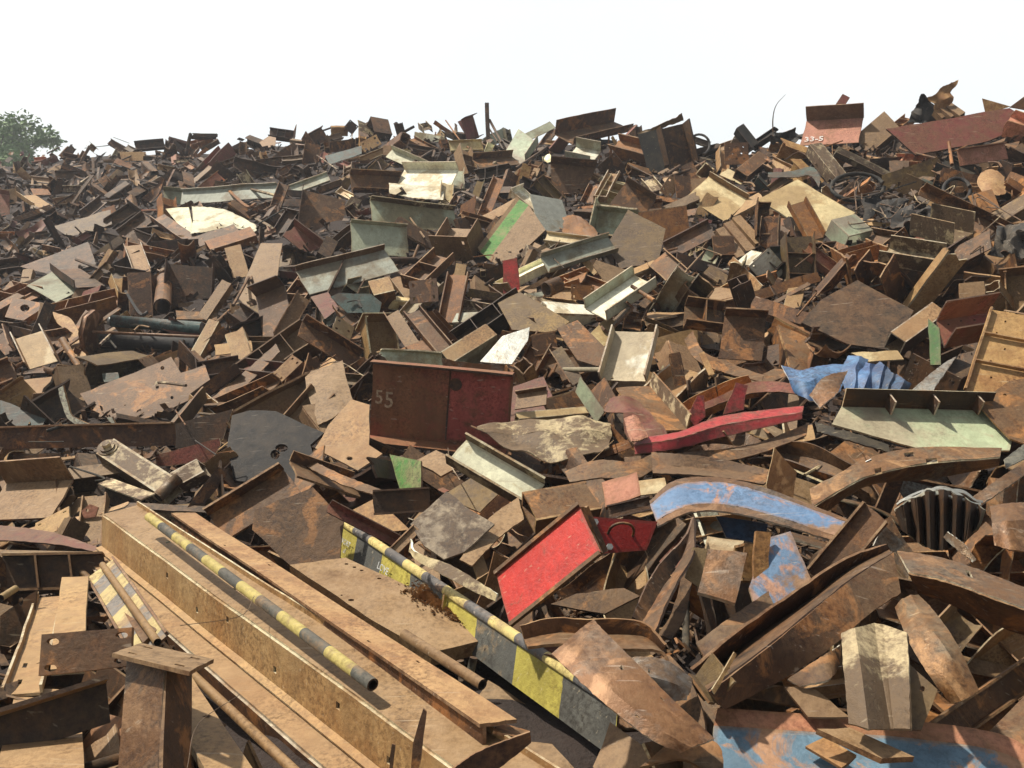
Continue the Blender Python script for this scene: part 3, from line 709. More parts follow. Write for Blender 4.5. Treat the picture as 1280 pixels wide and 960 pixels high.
Q([(194, 569), (274, 548), (276, 556), (262, 578), (196, 583)], 'maroon', 'f', label='dark red plate with a bright cut top edge beneath the dark wedge', emat='cut')
Q([(100, 492), (168, 466), (214, 446), (226, 466), (256, 456), (266, 484), (205, 516), (145, 533), (116, 516)], 'mauve', 'u', holes=[(203, 460, 2.5, 2.5), (215, 497, 2, 2)], name='steel_plate',
  label='pinkish brown spotted plate with a white torch-cut left end', lm='the spotted plate', tone=1.35)
Lf([[(80, 482, .1), (84, 500, .1), (92, 520, .1), (118, 531, .1), (140, 531, .1), (134, 522, .1)], [(74, 486, .1), (78, 503, .1), (89, 526, .1), (117, 538, .1), (145, 538, .1), (141, 521, .1)]], 'cut', t=.035, k=0, dd=.75, name='slag_bead', tone=1.3, label='jagged white torch-cut slag rim along the left end of the spotted plate')
Q([(0, 500), (58, 522), (50, 538), (0, 536)], 'teal', 'u', label='dark teal plate at the left edge above the long level beam')
B('P', (128, 467), (148, 466), (130, 478), 'teal', 'u', label='small teal lid-like offcut above the spotted plate')
B('P', (282, 516), (318, 520), (290, 536), 'ochre', 'u', label='small ochre folded plate right of the spotted plate')
Q([(290, 519), (312, 513), (345, 514), (405, 541), (388, 556), (400, 600), (345, 606), (292, 600), (284, 556)], 'black', (-.1, -.6, .8), dd=.3, holes=[(352, 560, 8, 5), (344, 568, 6, 6)], t=.03, label='black scuffed casting plate with a keyhole slot', lm='the black keyhole plate', name='casting_plate', tone=.55)
# roller frame
DR = HD(180, 410) - .35
r0 = Wp(115, 414, DR); root = make_root('roller_frame', r0)
def cyl(nm, a, b, r, mats, seg=20): return link_mesh(nm, tube_mesh([a, b], r, mats, seg, False, r0), root)
ps = [cyl('roller', Wp(140, 401, DR), Wp(252, 410, DR), .085, ['teal', 'steelgrey']), cyl('roller', Wp(128, 426, DR - .1), Wp(245, 432, DR - .1), .115, ['black', 'steelgrey']),
      cyl('tie_rod', Wp(116, 415, DR - .25), Wp(250, 421, DR - .25), .022, ['rustgrey', 'dark'], 10), cyl('end_plate', Wp(112, 416, DR), Wp(118, 416.5, DR), .33, ['rustgrey', 'rustgrey'], 8), cyl('roller_tip', Wp(136, 401, DR), Wp(141, 401.4, DR), .06, ['silver', 'silver'])]
tt = reg(root, ps, 'roller_frame', 'black', 'black roller frame with two shiny cylinders and an octagonal end plate', 'the black roller frame'); tt.org = r0; tt.cat = 'machine part'
B('X', (262, 399), (236, 446), (273, 402), 'tan', 'u', h=.8, dd=.4, label='narrow tan bar leaning across the right end of the black roller frame')
B('X', (278, 350), (247, 396), (288, 354), 'dusty', 'u', h=.8, dd=.3, label='narrow dusty bar standing above the right end of the black roller frame')
Pipe((206, 350), (203, 383), 10, 'brown', dd=.3, label='short fat rusty tube standing above the black roller frame')
B('C', (212, 330), (208, 384), (268, 336), 'dark', 'f', h=.3, ribs=0, dd=.0, label='deep dark open box above the black roller frame')
B('X', (160, 341), (163, 400), (187, 340), 'brown', 'f', h=.8, dd=.35, label='rusty post with a tan top standing left of the fat rusty tube', fm='brown')
B('C', (156, 308), (168, 342), (176, 306), 'tan', 'u', h=.25, dd=.4, label='short tan channel lying on top of the rusty post')
B('I', (20, 424), (38, 462), (54, 414), 'cream', (0, -.6, .8), h=.45, dd=.4, fm='tan', w=.004, label='cream faced short beam with thick tan flanges at the left edge', lm='the cream faced beam')
Lf([[(66, 390, .1), (88, 398, .15), (100, 418, .1), (112, 446)], [(70, 402), (80, 412, .05), (88, 430), (96, 448)]], 'ochre', label='torn orange curled sheet right of the cream faced beam')
Q([(6, 396), (16, 372), (60, 380), (56, 392), (40, 402)], 'brown', 'u', dd=.3, holes=[(31, 385, 6, 4.5)], label='rusty plate with one large round hole above the cream faced beam', name='base_plate')
B('P', (50, 378), (62, 383), (46, 402), 'dusty', 'u', dd=.5, label='small dusty tab lying on the plate with the large round hole')
Q([(33, 357), (68, 338), (101, 362), (70, 378)], 'greygreen', 'U', label='grey dusty plate tilted above the holed plate at left', tone=.6)
Q([(25, 333), (110, 302), (120, 330), (70, 346)], 'dark', 'u', label='long dark plate with a pale edge on the left slope', emat='edge_pale')
Q([(66, 283), (138, 262), (140, 280), (90, 298)], 'olive', 'u', label='olive dark plate on the upper left slope')
B('L', (64, 338), (94, 360), (100, 336), 'dark', 'u', h=.3, label='dark angle right of the long dark plate')
B('P', (268, 431), (314, 426), (270, 444), 'ochre', 'u', label='small curled ochre plate right of the narrow tan bar')
Lf([[(262, 500), (300, 470), (345, 430)], [(272, 508), (310, 480), (350, 440)]], 'brown', label='straight rusty strip rising right of the spotted plate')
# ---- upper left
B('L', (228, 240), (346, 231), (226, 256), 'greygreen', (0, -.8, .6), h=.2, dd=.3, label='long grey-green beam lying level on the upper left slope', lm='the long grey-green beam', tone=.85)
B('L', (204, 238), (228, 240), (206, 254), 'greygreen', 'f', dd=.3, label='short grey-green stub left of the long grey-green beam', tone=.75)
Q([(207, 261), (236, 259), (242, 290), (232, 291)], 'white', 'u', dd=.3, label='off-white triangular plate on the upper left slope')
Lf([[(240, 258, .1), (280, 262, .1), (320, 281, .1)], [(241, 276), (282, 278), (322, 292)], [(238, 292, .2), (262, 289, .2), (290, 282, .2)]], 'white', parts=['web', 'flange'], name='bent_channel', label='off-white bent channel on the upper left slope', lm='the off-white bent channel', tone=.8)
B('X', (256, 302), (313, 284), (263, 312), 'orange', 'u', h=.7, dd=.4, label='orange rusted box bar below the off-white bent channel')
Q([(230, 300), (292, 280), (300, 290), (250, 308)], 'brown', 'u', dd=.2, label='brown plate wedged under the off-white bent channel')
B('P', (281, 311), (292, 350), (301, 306), 'tan', 'u', dd=.4, t=.04, label='tan flat bar below the orange rusted box bar')
Q([(353, 304), (326, 304), (297, 372), (311, 386), (347, 344)], 'dusty', 'u', dd=.4, label='large dusty tan plate leaning in the left middle', lm='the large dusty tan plate')
B('L', (190, 276), (230, 305), (206, 268), 'brown', 'u', h=.4, dd=.3, label='brown angle below the long grey-green beam')
B('L', (148, 292), (180, 268), (158, 302), 'mauve', 'u', h=.3, dd=.2)
B('P', (127, 262), (143, 256), (130, 274), 'orange', 'f')
B('C', (40, 222), (62, 224), (38, 232), 'tan', 'u', h=.2, dd=.2)
B('P', (38, 236), (60, 236), (42, 244), 'orange', 'u', dd=.2)
B('L', (22, 246), (44, 260), (44, 244), 'tan', 'u', dd=.3, h=.3)
B('C', (0, 242), (12, 244), (0, 275), 'pink', 'f', h=.2, dd=.2, tone=.7)
B('C', (168, 180), (205, 177), (170, 190), 'dark', 'f', h=.4, dd=.4, label='dark channel on the skyline at the upper left')
Pipe((232, 194), (238, 168), 2.2, 'dark', dd=.4, label='short stub sticking up on the skyline at the upper left')
B('P', (150, 190), (182, 190), (152, 201), 'ochre', 'f', dd=.4)
# ---- centre top
B('L', (379, 237), (372, 285), (432, 251), 'mauve', (.3, -.75, .6), h=.2, dd=.4, label='wide purplish brown plate with a top flange above the tan beam', lm='the wide purplish plate')
B('C', (362, 234), (409, 217), (366, 244), 'greygreen', 'u', h=.2, dd=.3, label='short pale grey-green bar left of the stacked grey-green channels')
B('C', (350, 229), (337, 263), (361, 233), 'brown', 'u', h=.3, dd=.4)
B('P', (449, 179), (470, 168), (456, 191), 'tan', 'f', dd=.5, name='base_plate', holes=[(.15, .25, .06, .1), (.85, .25, .06, .1), (.15, .75, .06, .1), (.85, .75, .06, .1)], label='small tan plate with four slots just under the crest')
B('L', (490, 187), (538, 209), (482, 196), 'white', 'u', h=.5, dd=.4, label='narrow off-white angle just under the crest', tone=.8)
B('P', (479, 182), (492, 182), (479, 194), 'tan', 'f', dd=.5)
B('C', (506, 212), (573, 212), (490, 243), 'white', (0, -.6, .8), h=.22, fb=0, dd=.4, label='bright off-white channel catching the sun near the crest', lm='the bright sunlit channel', tone=1.2)
Lf([[(486, 229, .2), (520, 232, .2), (556, 234, .2)], [(487, 242, .2), (520, 248, .25), (554, 250, .2)]], 'white', dd=.4, label='crumpled off-white strip lying across the bright sunlit channel', tone=.95)
B('C', (437, 218), (500, 221), (440, 240), 'brown', 'f', h=.4, dd=.4, label='brown channel left of the bright sunlit channel', tone=1.1)
B('C', (463, 251), (567, 264), (466, 279), 'greygreen', (0, -.85, .5), h=.25, dd=.55, fb=0, fm='mottled', label='upper of two stacked grey-green channels in the centre', lm='the upper grey-green channel')
B('C', (438, 278), (508, 285), (440, 316), 'greygreen', (0, -.9, .4), h=.15, dd=.6, fb=0, label='lower of two stacked grey-green channels in the centre', lm='the lower grey-green channel', tone=.95)
B('L', (370, 340), (481, 312), (387, 369), 'greygreen', (0, -.75, .65), h=.2, dd=.6, fm='dusty', label='long greyish tan beam lying below the stacked grey-green channels', lm='the greyish tan beam', tone=.78)
B('I', (564, 286), (547, 313), (601, 287), 'dusty', (.1, -.6, .8), h=.4, dd=.5, e1=1, label='short beam with an end plate left of the green channel', lm='the short end-plated beam')
B('C', (545, 320), (507, 356), (568, 326), 'brown', (.1, -.6, .8), h=.4, dd=.5, e1=1, ribs=1, label='brown compartmented stub with slotted end plate above the crate-like girder')
B('P', (511, 352), (546, 348), (513, 380), 'mauve', 'f', dd=.7, name='base_plate', holes=[(.15, .2, .04, .08), (.85, .2, .04, .08), (.15, .8, .04, .08), (.85, .8, .04, .08)], label='upright brown end plate with slots in the centre')
B('P', (570, 330), (560, 384), (583, 332), 'tan', 'u', dd=.5, t=.03, label='narrow tan strip standing below the short end-plated beam', h=.2)
Lf([[(646, 246, -.05), (597, 310, -.05)], [(649, 250, -.12), (600, 315, -.12)], [(661, 257, -.08), (611, 325, -.08)], [(682, 288, .18), (630, 337, .18)]], 'green', dd=.75, k=.3, parts=['flange', 'web', 'flange'], mats=['dusty', 'green', 'dusty'], name='steel_channel', t=.02, jag=0, smooth=False, label='bright green faced channel with a broad tan side', lm='the green channel')
B('L', (597, 272), (618, 222), (610, 275), 'orange', 'u', dd=.3, h=.3)
Q([(572, 152), (590, 144), (599, 172), (586, 176)], 'maroon', 'f', dd=.5, label='dark red box end tilted on the skyline left of the thin post', name='steel_plate')
B('C', (576, 150), (591, 145), (584, 176), 'maroon', 'r', h=.3, dd=.6)
t = B('P', (606, 129), (608, 180), (611, 129), 'dark', 'f', dd=.5, name='steel_post', w=.01, t=.05, h=.1, label='thin upright post rising above the centre of the skyline', lm='the thin skyline post')
Pipe((612, 150), (627, 178), 1.6, 'dark', dd=.5, hollow=False, name='steel_rod', label='thin rod leaning from the upright skyline post')
Pipe((611, 160), (622, 177), 1.0, 'dark', dd=.5, hollow=False, name='steel_rod', label='thinner rod beside the leaning rod at the skyline post')
B('X', (463, 146), (485, 150), (468, 164), 'dark', 'f', h=.6, dd=.4, label='dark box on the skyline left of centre', tone=1.3)
B('P', (447, 150), (467, 158), (449, 163), 'mottled', 'f', dd=.5, label='pale square plate beside the dark skyline box')
Q([(336, 170), (345, 172), (344, 182), (330, 186), (324, 178)], 'tan', 'u', dd=.4)
B('C', (382, 178), (378, 205), (400, 182), 'brown', 'f', dd=.3, h=.3)
Q([(406, 195), (452, 182), (452, 192), (412, 206)], 'teal', 'u', dd=.3)
# white-green and neighbours
Q([(648, 161), (673, 180), (657, 204), (620, 208)], 'palegreen', 'u', dd=.6, flanges=[(1, .25)], name='steel_channel', label='pale green plate with a dark flange just under the crest', lm='the pale green crest plate', tone=1.15)
B('P', (655, 168), (687, 152), (662, 176), 'greygreen', 'f', dd=.5, label='grey-green plate tilted up on the skyline', tone=.75)
B('C', (694, 168), (767, 152), (716, 181), 'brown', (0, -.6, .8), h=.26, dd=.6, label='large dark channel lying open on the crest', lm='the large crest channel', tone=.85, ha=.5)
B('C', (561, 178), (602, 176), (563, 190), 'cream', 'f', h=.2, dd=.4, tone=.9)
B('L', (590, 200), (640, 196), (600, 210), 'brown', 'u', dd=.3, h=.4)
B('C', (720, 184), (751, 190), (707, 201), 'white', (0, -.55, .8), h=.4, dd=.6, fm='greygreen', label='small off-white channel under the large crest channel')
Q([(688, 204), (745, 209), (721, 264), (690, 234)], 'mauve', 'f', dd=.5, flanges=[(0, .3)], name='steel_channel', label='funnel shaped brown web with a top flange below the crest', lm='the funnel shaped web', tone=1.2)
B('I', (820, 163), (832, 214), (853, 155), 'mauve', (.2, -.85, .35), h=.5, dd=.7, t=.03, label='big upright box-like beam stub with torn top on the crest', lm='the big upright stub')
Q([(797, 168), (820, 162), (832, 214), (812, 222)], 'black', (-.3, -.9, .2), dd=.85, label='inner side wall of the big upright stub, its shade painted black')  # unlit face of the stub: its shade is put into the black
Lf([[(797, 166, .2), (822, 156, .2), (853, 143, .2)], [(806, 170), (826, 160), (855, 150)]], 'olive', dd=.7, crumple=.05, label='ragged torn strip topping the big upright stub')
B('P', (905, 179), (935, 178), (906, 206), 'brown', 'f', dd=.5, name='base_plate', holes=[(.2, .2, .035, .035), (.5, .2, .035, .035), (.8, .2, .035, .035), (.2, .75, .035, .035), (.5, .75, .035, .035), (.8, .75, .035, .035), (.35, .5, .035, .035), (.7, .5, .035, .035)], label='square brown plate peppered with bolt holes near the crest', lm='the many-holed plate')
B('X', (921, 212), (949, 190), (934, 220), 'brown', (0, -.5, .85), h=.8, dd=.6, label='brown box bar right below the many-holed plate')
B('L', (886, 221), (935, 250), (857, 247), 'cream', (0, -.6, .8), h=.16, dd=.7, fm='dusty', label='large cream plate with one raised flange on the right slope', lm='the large cream plate', tone=1.15)
B('P', (824, 238), (837, 219), (838, 249), 'tan', 'f', dd=.7, name='base_plate', holes=[(.2, .2, .07, .07), (.8, .2, .07, .07), (.2, .8, .07, .07), (.8, .8, .07, .07)], label='small tan plate with corner holes under the big upright stub')
B('P', (842, 219), (862, 221), (846, 247), 'brown', 'f', dd=.6)
B('C', (761, 217), (744, 250), (774, 218), 'tan', 'u', h=.4, dd=.6, e1=1, label='small tan channel with an end plate right of the funnel shaped web')
B('L', (782, 228), (819, 251), (757, 263), 'mauve', 'u', h=.25, dd=.6, label='brown flanged plate leaning in the upper centre', tone=1.15)
B('X', (798, 266), (858, 258), (802, 303), 'orange', (0, -.9, .3), h=.5, dd=.6, tone=.75, label='big rusty box with a bright tan top in the upper centre', lm='the big rusty box', fm='tan')
Q([(785, 262), (832, 286), (822, 328), (775, 336), (760, 304)], 'olive', 'u', dd=.45, label='large dark olive rounded plate below the big rusty box', lm='the dark olive plate', tone=.7)
B('C', (675, 322), (760, 296), (686, 341), 'greygreen', (0, -.7, .7), h=.3, dd=.55, label='grey-green channel lying right of the green channel', lm='the lone grey-green channel', tone=.7)
B('P', (662, 243), (702, 250), (674, 287), 'silver', 'u', dd=.35, label='silvery sheet showing behind the green channel')
B('C', (684, 292), (738, 299), (680, 302), 'cream', 'u', h=.3, dd=.5, tone=.9)
Lf([[(705, 272), (722, 270), (742, 282)], [(703, 290, .1), (725, 292, .1), (748, 296, .1)], [(712, 300), (730, 302), (745, 304)]], 'orange', crumple=.06, dd=.5, label='knobbly rust crusted lump beneath the funnel shaped web')
B('L', (830, 308), (886, 279), (838, 325), 'dark', 'u', h=.3, dd=.5, label='dark beam running up right of the dark olive plate', tone=1.5)
for i, (a, b) in enumerate((((895, 287), (922, 322)), ((905, 279), (934, 314)), ((916, 272), (945, 305)))):
    B('X', a, b, (a[0] + 9, a[1] - 3), 'dusty', 'u', h=1, dd=.5, label=['lowest', 'middle', 'uppermost'][i] + ' of three parallel dusty bars below the large cream plate')
B('X', (890, 296), (917, 296), (893, 318), 'brown', 'f', h=.6, dd=.55)
B('C', (946, 262), (962, 262), (944, 300), 'brown', 'f', h=.4, dd=.6, e0=1, label='upright brown stub with slotted cap below the large cream plate')
ringc = [(874 + 13 * math.cos(a_ * math.pi / 8), 181 + 13 * math.sin(a_ * math.pi / 8)) for a_ in range(-9, 4)]
Pipe(ringc[0], ringc[-1], 1.5, 'black', mid=ringc[1:-1], dd=.6, hollow=False, name='steel_hoop', label='dark bent hoop on the skyline left of the many-holed plate')
B('X', (921, 160), (940, 184), (929, 155), 'black', 'f', h=1, dd=.5)
# ---- crest right
Pipe((967, 172), (982, 118), 1.0, 'dark', mid=[(966, 150), (970, 132)], dd=.5, hollow=False, name='steel_wire', label='thin curved wire standing above the right skyline', r2=.003)
B('P', (1041, 136), (1053, 118), (1050, 141), 'maroon', 'f', dd=.6, t=.05, label='dark bar end poking above the pink fronted girder')
t = B('L', (1008, 152), (1080, 148), (1000, 182), 'pink', (0, -.8, .6), h=.45, dd=.8, fm='dusty', name='steel_beam', label='pink fronted girder with chalked numbers on the right crest', lm='the pink fronted girder', tone=.95)
PINK = t
B('X', (1068, 172), (1106, 140), (1086, 192), 'dusty', 'u', h=.4, dd=.7, label='dusty box beam leaning right of the pink fronted girder')
Q([(1108, 161), (1262, 135), (1290, 150), (1236, 176), (1145, 194)], 'maroon', (0, -.8, .6), dd=.7, t=.03, label='very large maroon plate sloping up to the right edge', lm='the large maroon plate', tone=1.15)
Lf([[(1140, 128, .1), (1150, 120, .2), (1166, 124, .1)], [(1137, 145), (1152, 140, .25), (1170, 142)], [(1135, 155), (1152, 157, .2), (1172, 154)]], 'black', crumple=.16, dd=.6, n=30, label='black crumpled sheet bundle on the right skyline', lm='the black crumpled bundle')
Lf([[(1162, 121), (1180, 110, .1), (1197, 98)], [(1164, 132), (1184, 124, .15), (1191, 116)], [(1170, 142), (1184, 136), (1189, 130)]], 'ochre', crumple=.08, dd=.7, label='torn orange sheet curling above the right skyline')
for i in range(3):
    B('X', (1168 + i * 7, 138 - i * 3), (1178 + i * 11, 148 - i * 1.5), (1174 + i * 7, 134 - i * 3), 'dusty', 'u', h=.8, dd=.7, label=['left', 'middle', 'right'][i] + ' of three dusty bars beside the black crumpled bundle')
Q([(1228, 123), (1263, 133), (1232, 141)], 'ochre', 'f', dd=.6, name='gusset_plate', label='orange triangular gusset on the far right skyline')
Q([(1262, 134), (1292, 112), (1292, 140)], 'brown', 'f', dd=.6, label='brown triangular plate at the right edge of the skyline')
B('L', (1196, 189), (1256, 180), (1200, 208), 'pink', 'f', h=.2, dd=.75, label='pink channel below the large maroon plate', tone=.95)
Pipe((1186, 178), (1190, 206), 2, 'orange', dd=.8, hollow=False, name='steel_rod')
B('L', (1150, 236), (1284, 300), (1148, 243), 'brown', 'u', h=.9, dd=.8, label='long thin rusty angle running down to the right edge', lm='the long thin angle', w=.01)
for (nm, cx, cy, rx, ry, rr) in (('left', 1072, 234, 33, 17, 2.6), ('right', 1196, 238, 17, 15, 2.4)):
    pp = [(cx + rx * math.cos(a_ * math.pi / 10), cy + ry * math.sin(a_ * math.pi / 10)) for a_ in range(0, 20)]
    Pipe(pp[0], pp[-1], rr, 'black', mid=pp[1:-1], D=[HD(cx, cy) - .5 - .25 * math.sin(a_ * math.pi / 10) for a_ in range(20)], hollow=False, name='rubber_hoop', label='black ' + ('oval hoop under the mottled beam near the pink girder' if nm == 'left' else 'round hoop behind the long thin angle'))
Q([(946, 250), (997, 224), (1070, 266), (1028, 296)], 'cream', 'u', dd=.65, t=.03, label='large yellowish cream sheet on the right slope', lm='the yellowish cream sheet', tone=.92)
B('C', (984, 258), (1008, 303), (1004, 252), 'orange', 'u', h=.35, dd=.9, label='small orange channel lying on the yellowish cream sheet', tone=.8)
B('X', (1012, 181), (1046, 224), (1026, 179), 'mottled', 'u', h=.7, dd=.7, label='mottled pale beam leaning under the pink fronted girder')
B('X', (1045, 190), (1118, 226), (1048, 184), 'mottled', 'u', h=.8, dd=.8, tone=.6, label='long greyish pitted bar under the pink fronted girder')
Lf([[(960, 216), (990, 214, .1), (1015, 209), (1026, 222)], [(960, 222), (992, 222, .1), (1012, 220), (1024, 234)]], 'teal', dd=.6, label='curved dark green band left of the mottled pale beam')
B('C', (1162, 280), (1216, 292), (1138, 293), 'mottled', 'u', h=.6, dd=.6, label='upper of two open pale frames on the right slope', tone=.85)
B('C', (1112, 311), (1180, 322), (1098, 330), 'mottled', 'u', h=.5, dd=.65, label='lower of two open pale frames on the right slope', tone=.85)
B('P', (1193, 310), (1237, 287), (1195, 333), 'dark', 'f', dd=.6, tone=1.6)
Lf([[(1224, 216), (1238, 212, .15), (1256, 220)], [(1222, 230, .1), (1238, 226, .3), (1256, 234, .1)], [(1230, 243), (1244, 244, .15), (1256, 243)]], 'ochre', dd=.7, crumple=.03, label='orange dented drum end at the far right')
B('X', (1258, 228), (1276, 240), (1262, 222), 'orange', 'u', h=.8, dd=.6)
Q([(1210, 245), (1240, 236), (1250, 260), (1226, 270)], 'orange', 'u', dd=.4, tone=.8)
B('X', (1040, 275), (1062, 296), (1068, 268), 'palegreen', 'u', h=.5, dd=.6, tone=.75)

rb = random.Random(9)
for i, (x_, y_, w_, h_) in enumerate(((1105, 262, 24, 12), (1140, 270, 26, 14), (1262, 300, 20, 14), (985, 172, 20, 6))):
    Lf([[(x_ - w_ + k_ * w_ * 2 / 5, y_ - h_ * q_ + rb.uniform(-4, 4), rb.uniform(0, .6)) for k_ in range(6)] for q_ in (1, .3, -.4, -1)], 'black', dd=.5, crumple=.12, n=26, t=.01, name='crumpled_sheet', tone=rb.uniform(.8, 1.6))
for i in range(14):
    x_, y_ = rb.uniform(1060, 1240), rb.uniform(215, 300)
    Pipe((x_, y_), (x_ + rb.uniform(-50, 50), y_ + rb.uniform(-22, 26)), .8, rb.choice(['black', 'dark', 'mottled']), mid=[(x_ + rb.uniform(-20, 20), y_ + rb.uniform(-20, 12)), (x_ + rb.uniform(-30, 30), y_ + rb.uniform(-20, 20))], dd=.75, hollow=False, name='steel_wire', seg=5)

for i in range(80):
    x_ = rb.uniform(20, 1260); y_ = crest(x_) + 12 + rb.random() ** 1.2 * 420; l_ = rb.uniform(14, 46); g_ = rb.uniform(-1, 1)
    Pipe((x_, y_), (x_ + l_ * math.cos(g_) * rb.choice((-1, 1)), y_ - l_ * math.sin(g_)), rb.choice((.7, .9, 1.3, 2.0)), rb.choice(['black', 'dark', 'brown', 'orange', 'mottled', 'dusty']), mid=[(x_ + l_ * .5 * rb.uniform(-.6, .8), y_ + rb.uniform(-9, 6))] if i % 3 else (), dd=rb.uniform(.3, .6), hollow=False, name='steel_rod' if i % 3 == 0 else 'steel_wire', seg=6)
# ---- centre of the picture
t = B('C', (467, 452), (643, 468), (462, 543), 'oxide', (-.05, -.95, -.08), h=.34, ha=.16, dd=.9, t=.02, w=.01, name='box_girder', label='big dark red girder with chalked number in the centre', lm='the dark red girder', tone=1.0, emat='edge_dark')
GIRD = t
Lf([[(551, 448, .15), (590, 454, .15), (628, 457, .15)], [(553, 456, .15), (590, 461, .15), (630, 465, .15)]], 'rustgrey', k=0, dd=1.25, t=.01, crumple=.01, name='slag_strip', label='strip of pale peeling scale on the top edge of the dark red girder', tone=1.6)
B('L', (320, 371), (356, 357), (330, 425), 'mauve', 'u', h=.25, dd=.5, label='curved greyish brown channel below the large dusty tan plate', tone=1.05)
B('C', (342, 418), (372, 366), (357, 428), 'dusty', 'u', h=.3, dd=.5)
Q([(388, 371), (410, 365), (424, 385), (406, 399)], 'maroon', 'u', dd=.5, label='small maroon plate left of the dark green panel')
Q([(413, 371), (424, 366), (463, 367), (477, 378), (474, 391), (434, 391)], 'teal', (.0, -.85, .5), dd=.45, label='dark green panel with curled rim below the greyish tan beam')
B('X', (460, 353), (486, 347), (467, 369), 'tan', 'u', h=1.4, dd=.6, fm='brown', label='short box stub with bright tan end above the dark red girder')
B('L', (378, 402), (450, 446), (372, 420), 'brown', 'u', h=.5, dd=.5, label='rusty angle running down to the dark red girder')
B('P', (421, 395), (443, 409), (415, 411), 'cream', 'f', dd=.7, name='base_plate', holes=[(.2, .2, .07, .07), (.2, .8, .07, .07), (.8, .5, .07, .07)], label='small pale plate with holes above the dark red girder')
B('P', (339, 469), (366, 443), (351, 479), 'ochre', 'u', dd=.7, name='base_plate', holes=[(.13, .25, .04, .07), (.87, .25, .04, .07), (.13, .75, .04, .07), (.87, .75, .04, .07)], label='ochre base plate with four slots left of the olive sheet')
Lf([[(381, 466), (404, 460, .05), (428, 451)], [(384, 490, .15), (410, 484, .2), (433, 474, .1)], [(398, 532), (420, 520), (441, 500)]], 'dusty', dd=.5, label='olive dusty curved sheet left of the dark red girder', lm='the olive curved sheet', tone=.85)
Q([(439, 499), (462, 506), (461, 556), (478, 567), (447, 588), (394, 560), (410, 532)], 'tan', 'u', dd=.65, holes=[(437, 573, 4, 2.5)], t=.02, label='bright tan plate with one hole left of the dark red girder', lm='the bright tan plate', tone=1.15)
B('L', (484, 396), (512, 440), (498, 388), 'dusty', 'u', h=.6, dd=.5)
B('C', (506, 395), (548, 446), (524, 388), 'brown', 'u', h=.4, dd=.45, label='long brown channel pointing down at the dark red girder')
B('C', (562, 344), (550, 403), (585, 345), 'orange', 'u', h=.3, dd=.35, tone=.8)
B('X', (608, 406), (552, 441), (620, 418), 'tan', 'u', h=1.6, dd=.7, fm='greygreen', label='grey-green angle with a bright tan edge on the dark red girder', lm='the grey-green angle', tone=.85)
Q([(600, 452), (628, 420), (662, 409), (660, 425), (640, 455)], 'silver', 'u', dd=.65, label='silvery grey plate right of the grey-green angle')
Q([(622, 379), (650, 365), (712, 402), (690, 416), (640, 412)], 'olive', 'u', dd=.5, label='large olive brown sheet above the grey-green angle', lm='the large olive sheet', tone=1.3)
Q([(628, 326), (646, 322), (650, 363), (629, 369)], 'crimson', 'f', dd=.55, label='crimson pink plate end under the green channel', tone=1.2)
B('C', (793, 345), (732, 386), (820, 358), 'white', (-.1, -.55, .8), h=.35, dd=.7, fm='greygreen', label='off-white channel tilted in the right centre', lm='the tilted off-white channel', tone=1.1)
Pipe((790, 358), (818, 376), 2.5, 'brown', dd=1.0, name='steel_rod', hollow=False, label='short rusty rod lying on the tilted off-white channel')
B('C', (769, 415), (752, 476), (822, 416), 'white', (.05, -.75, .65), h=.28, dd=.8, label='off-white channel facing the camera above the red channel', lm='the upright off-white channel', tone=1.05)
B('X', (664, 420), (694, 415), (668, 444), 'brown', 'f', h=.8, dd=.5, tone=1.2)
Q([(696, 410), (722, 400), (758, 436), (748, 458), (722, 450)], 'brown', 'u', dd=.5, label='jointed brown plates left of the upright off-white channel', tone=1.1)
Pipe((683, 362), (699, 355), 10, 'brown', dd=.6, wall=.2, label='short rusty tube with open mouth above the large olive sheet')
B('P', (714, 355), (743, 358), (714, 374), 'orange', 'f', dd=.6, name='base_plate', holes=[(.12, .2, .04, .1), (.88, .2, .04, .1), (.12, .8, .04, .1)], tone=.8, label='orange brown base plate above the tilted off-white channel')
B('C', (856, 383), (902, 389), (854, 410), 'brown', 'u', h=.4, dd=.55, ribs=1, label='brown ribbed channel open like shelves', tone=.9)
B('C', (905, 395), (958, 398), (898, 448), 'brown', (.05, -.8, .6), h=.3, dd=.6, fb=0, label='square brown plate with raised rims right of the shelf-like channel', lm='the square brown plate', tone=.9)
Lf([[(866, 414), (880, 440, .1), (915, 455), (955, 470)], [(855, 425), (870, 450), (905, 466), (952, 478)]], 'brown', dd=.5, label='curved rusty strip sweeping under the square brown plate', tone=1.15)
Q([(725, 471), (756, 514), (745, 529), (719, 490)], 'palegreen', (-.5, -.75, .4), dd=.8, label='dull green plate standing left of the rust channel', tone=.6)
B('L', (812, 483), (857, 537), (770, 485), 'brown', 'u', h=.4, dd=.65, label='rusty wide angle left of the red channel', tone=1.3, fm='mottled')
B('L', (738, 490), (754, 520), (756, 472), 'brown', 'u', h=.3, dd=.6)
B('X', (645, 516), (731, 509), (648, 523), 'cream', 'u', h=1, dd=.6, label='long cream bar above the crumpled metal')
B('L', (646, 494), (684, 488), (644, 512), 'dusty', 'u', h=.3, dd=.5)
B('L', (690, 440), (716, 482), (702, 432), 'olive', 'u', h=.6, dd=.6, label='olive angle left of the upright off-white channel')
Pipe((704, 462), (752, 462), 3, 'palegreen', dd=.5, tone=.8, label='thin grey-green pipe behind the upright off-white channel')
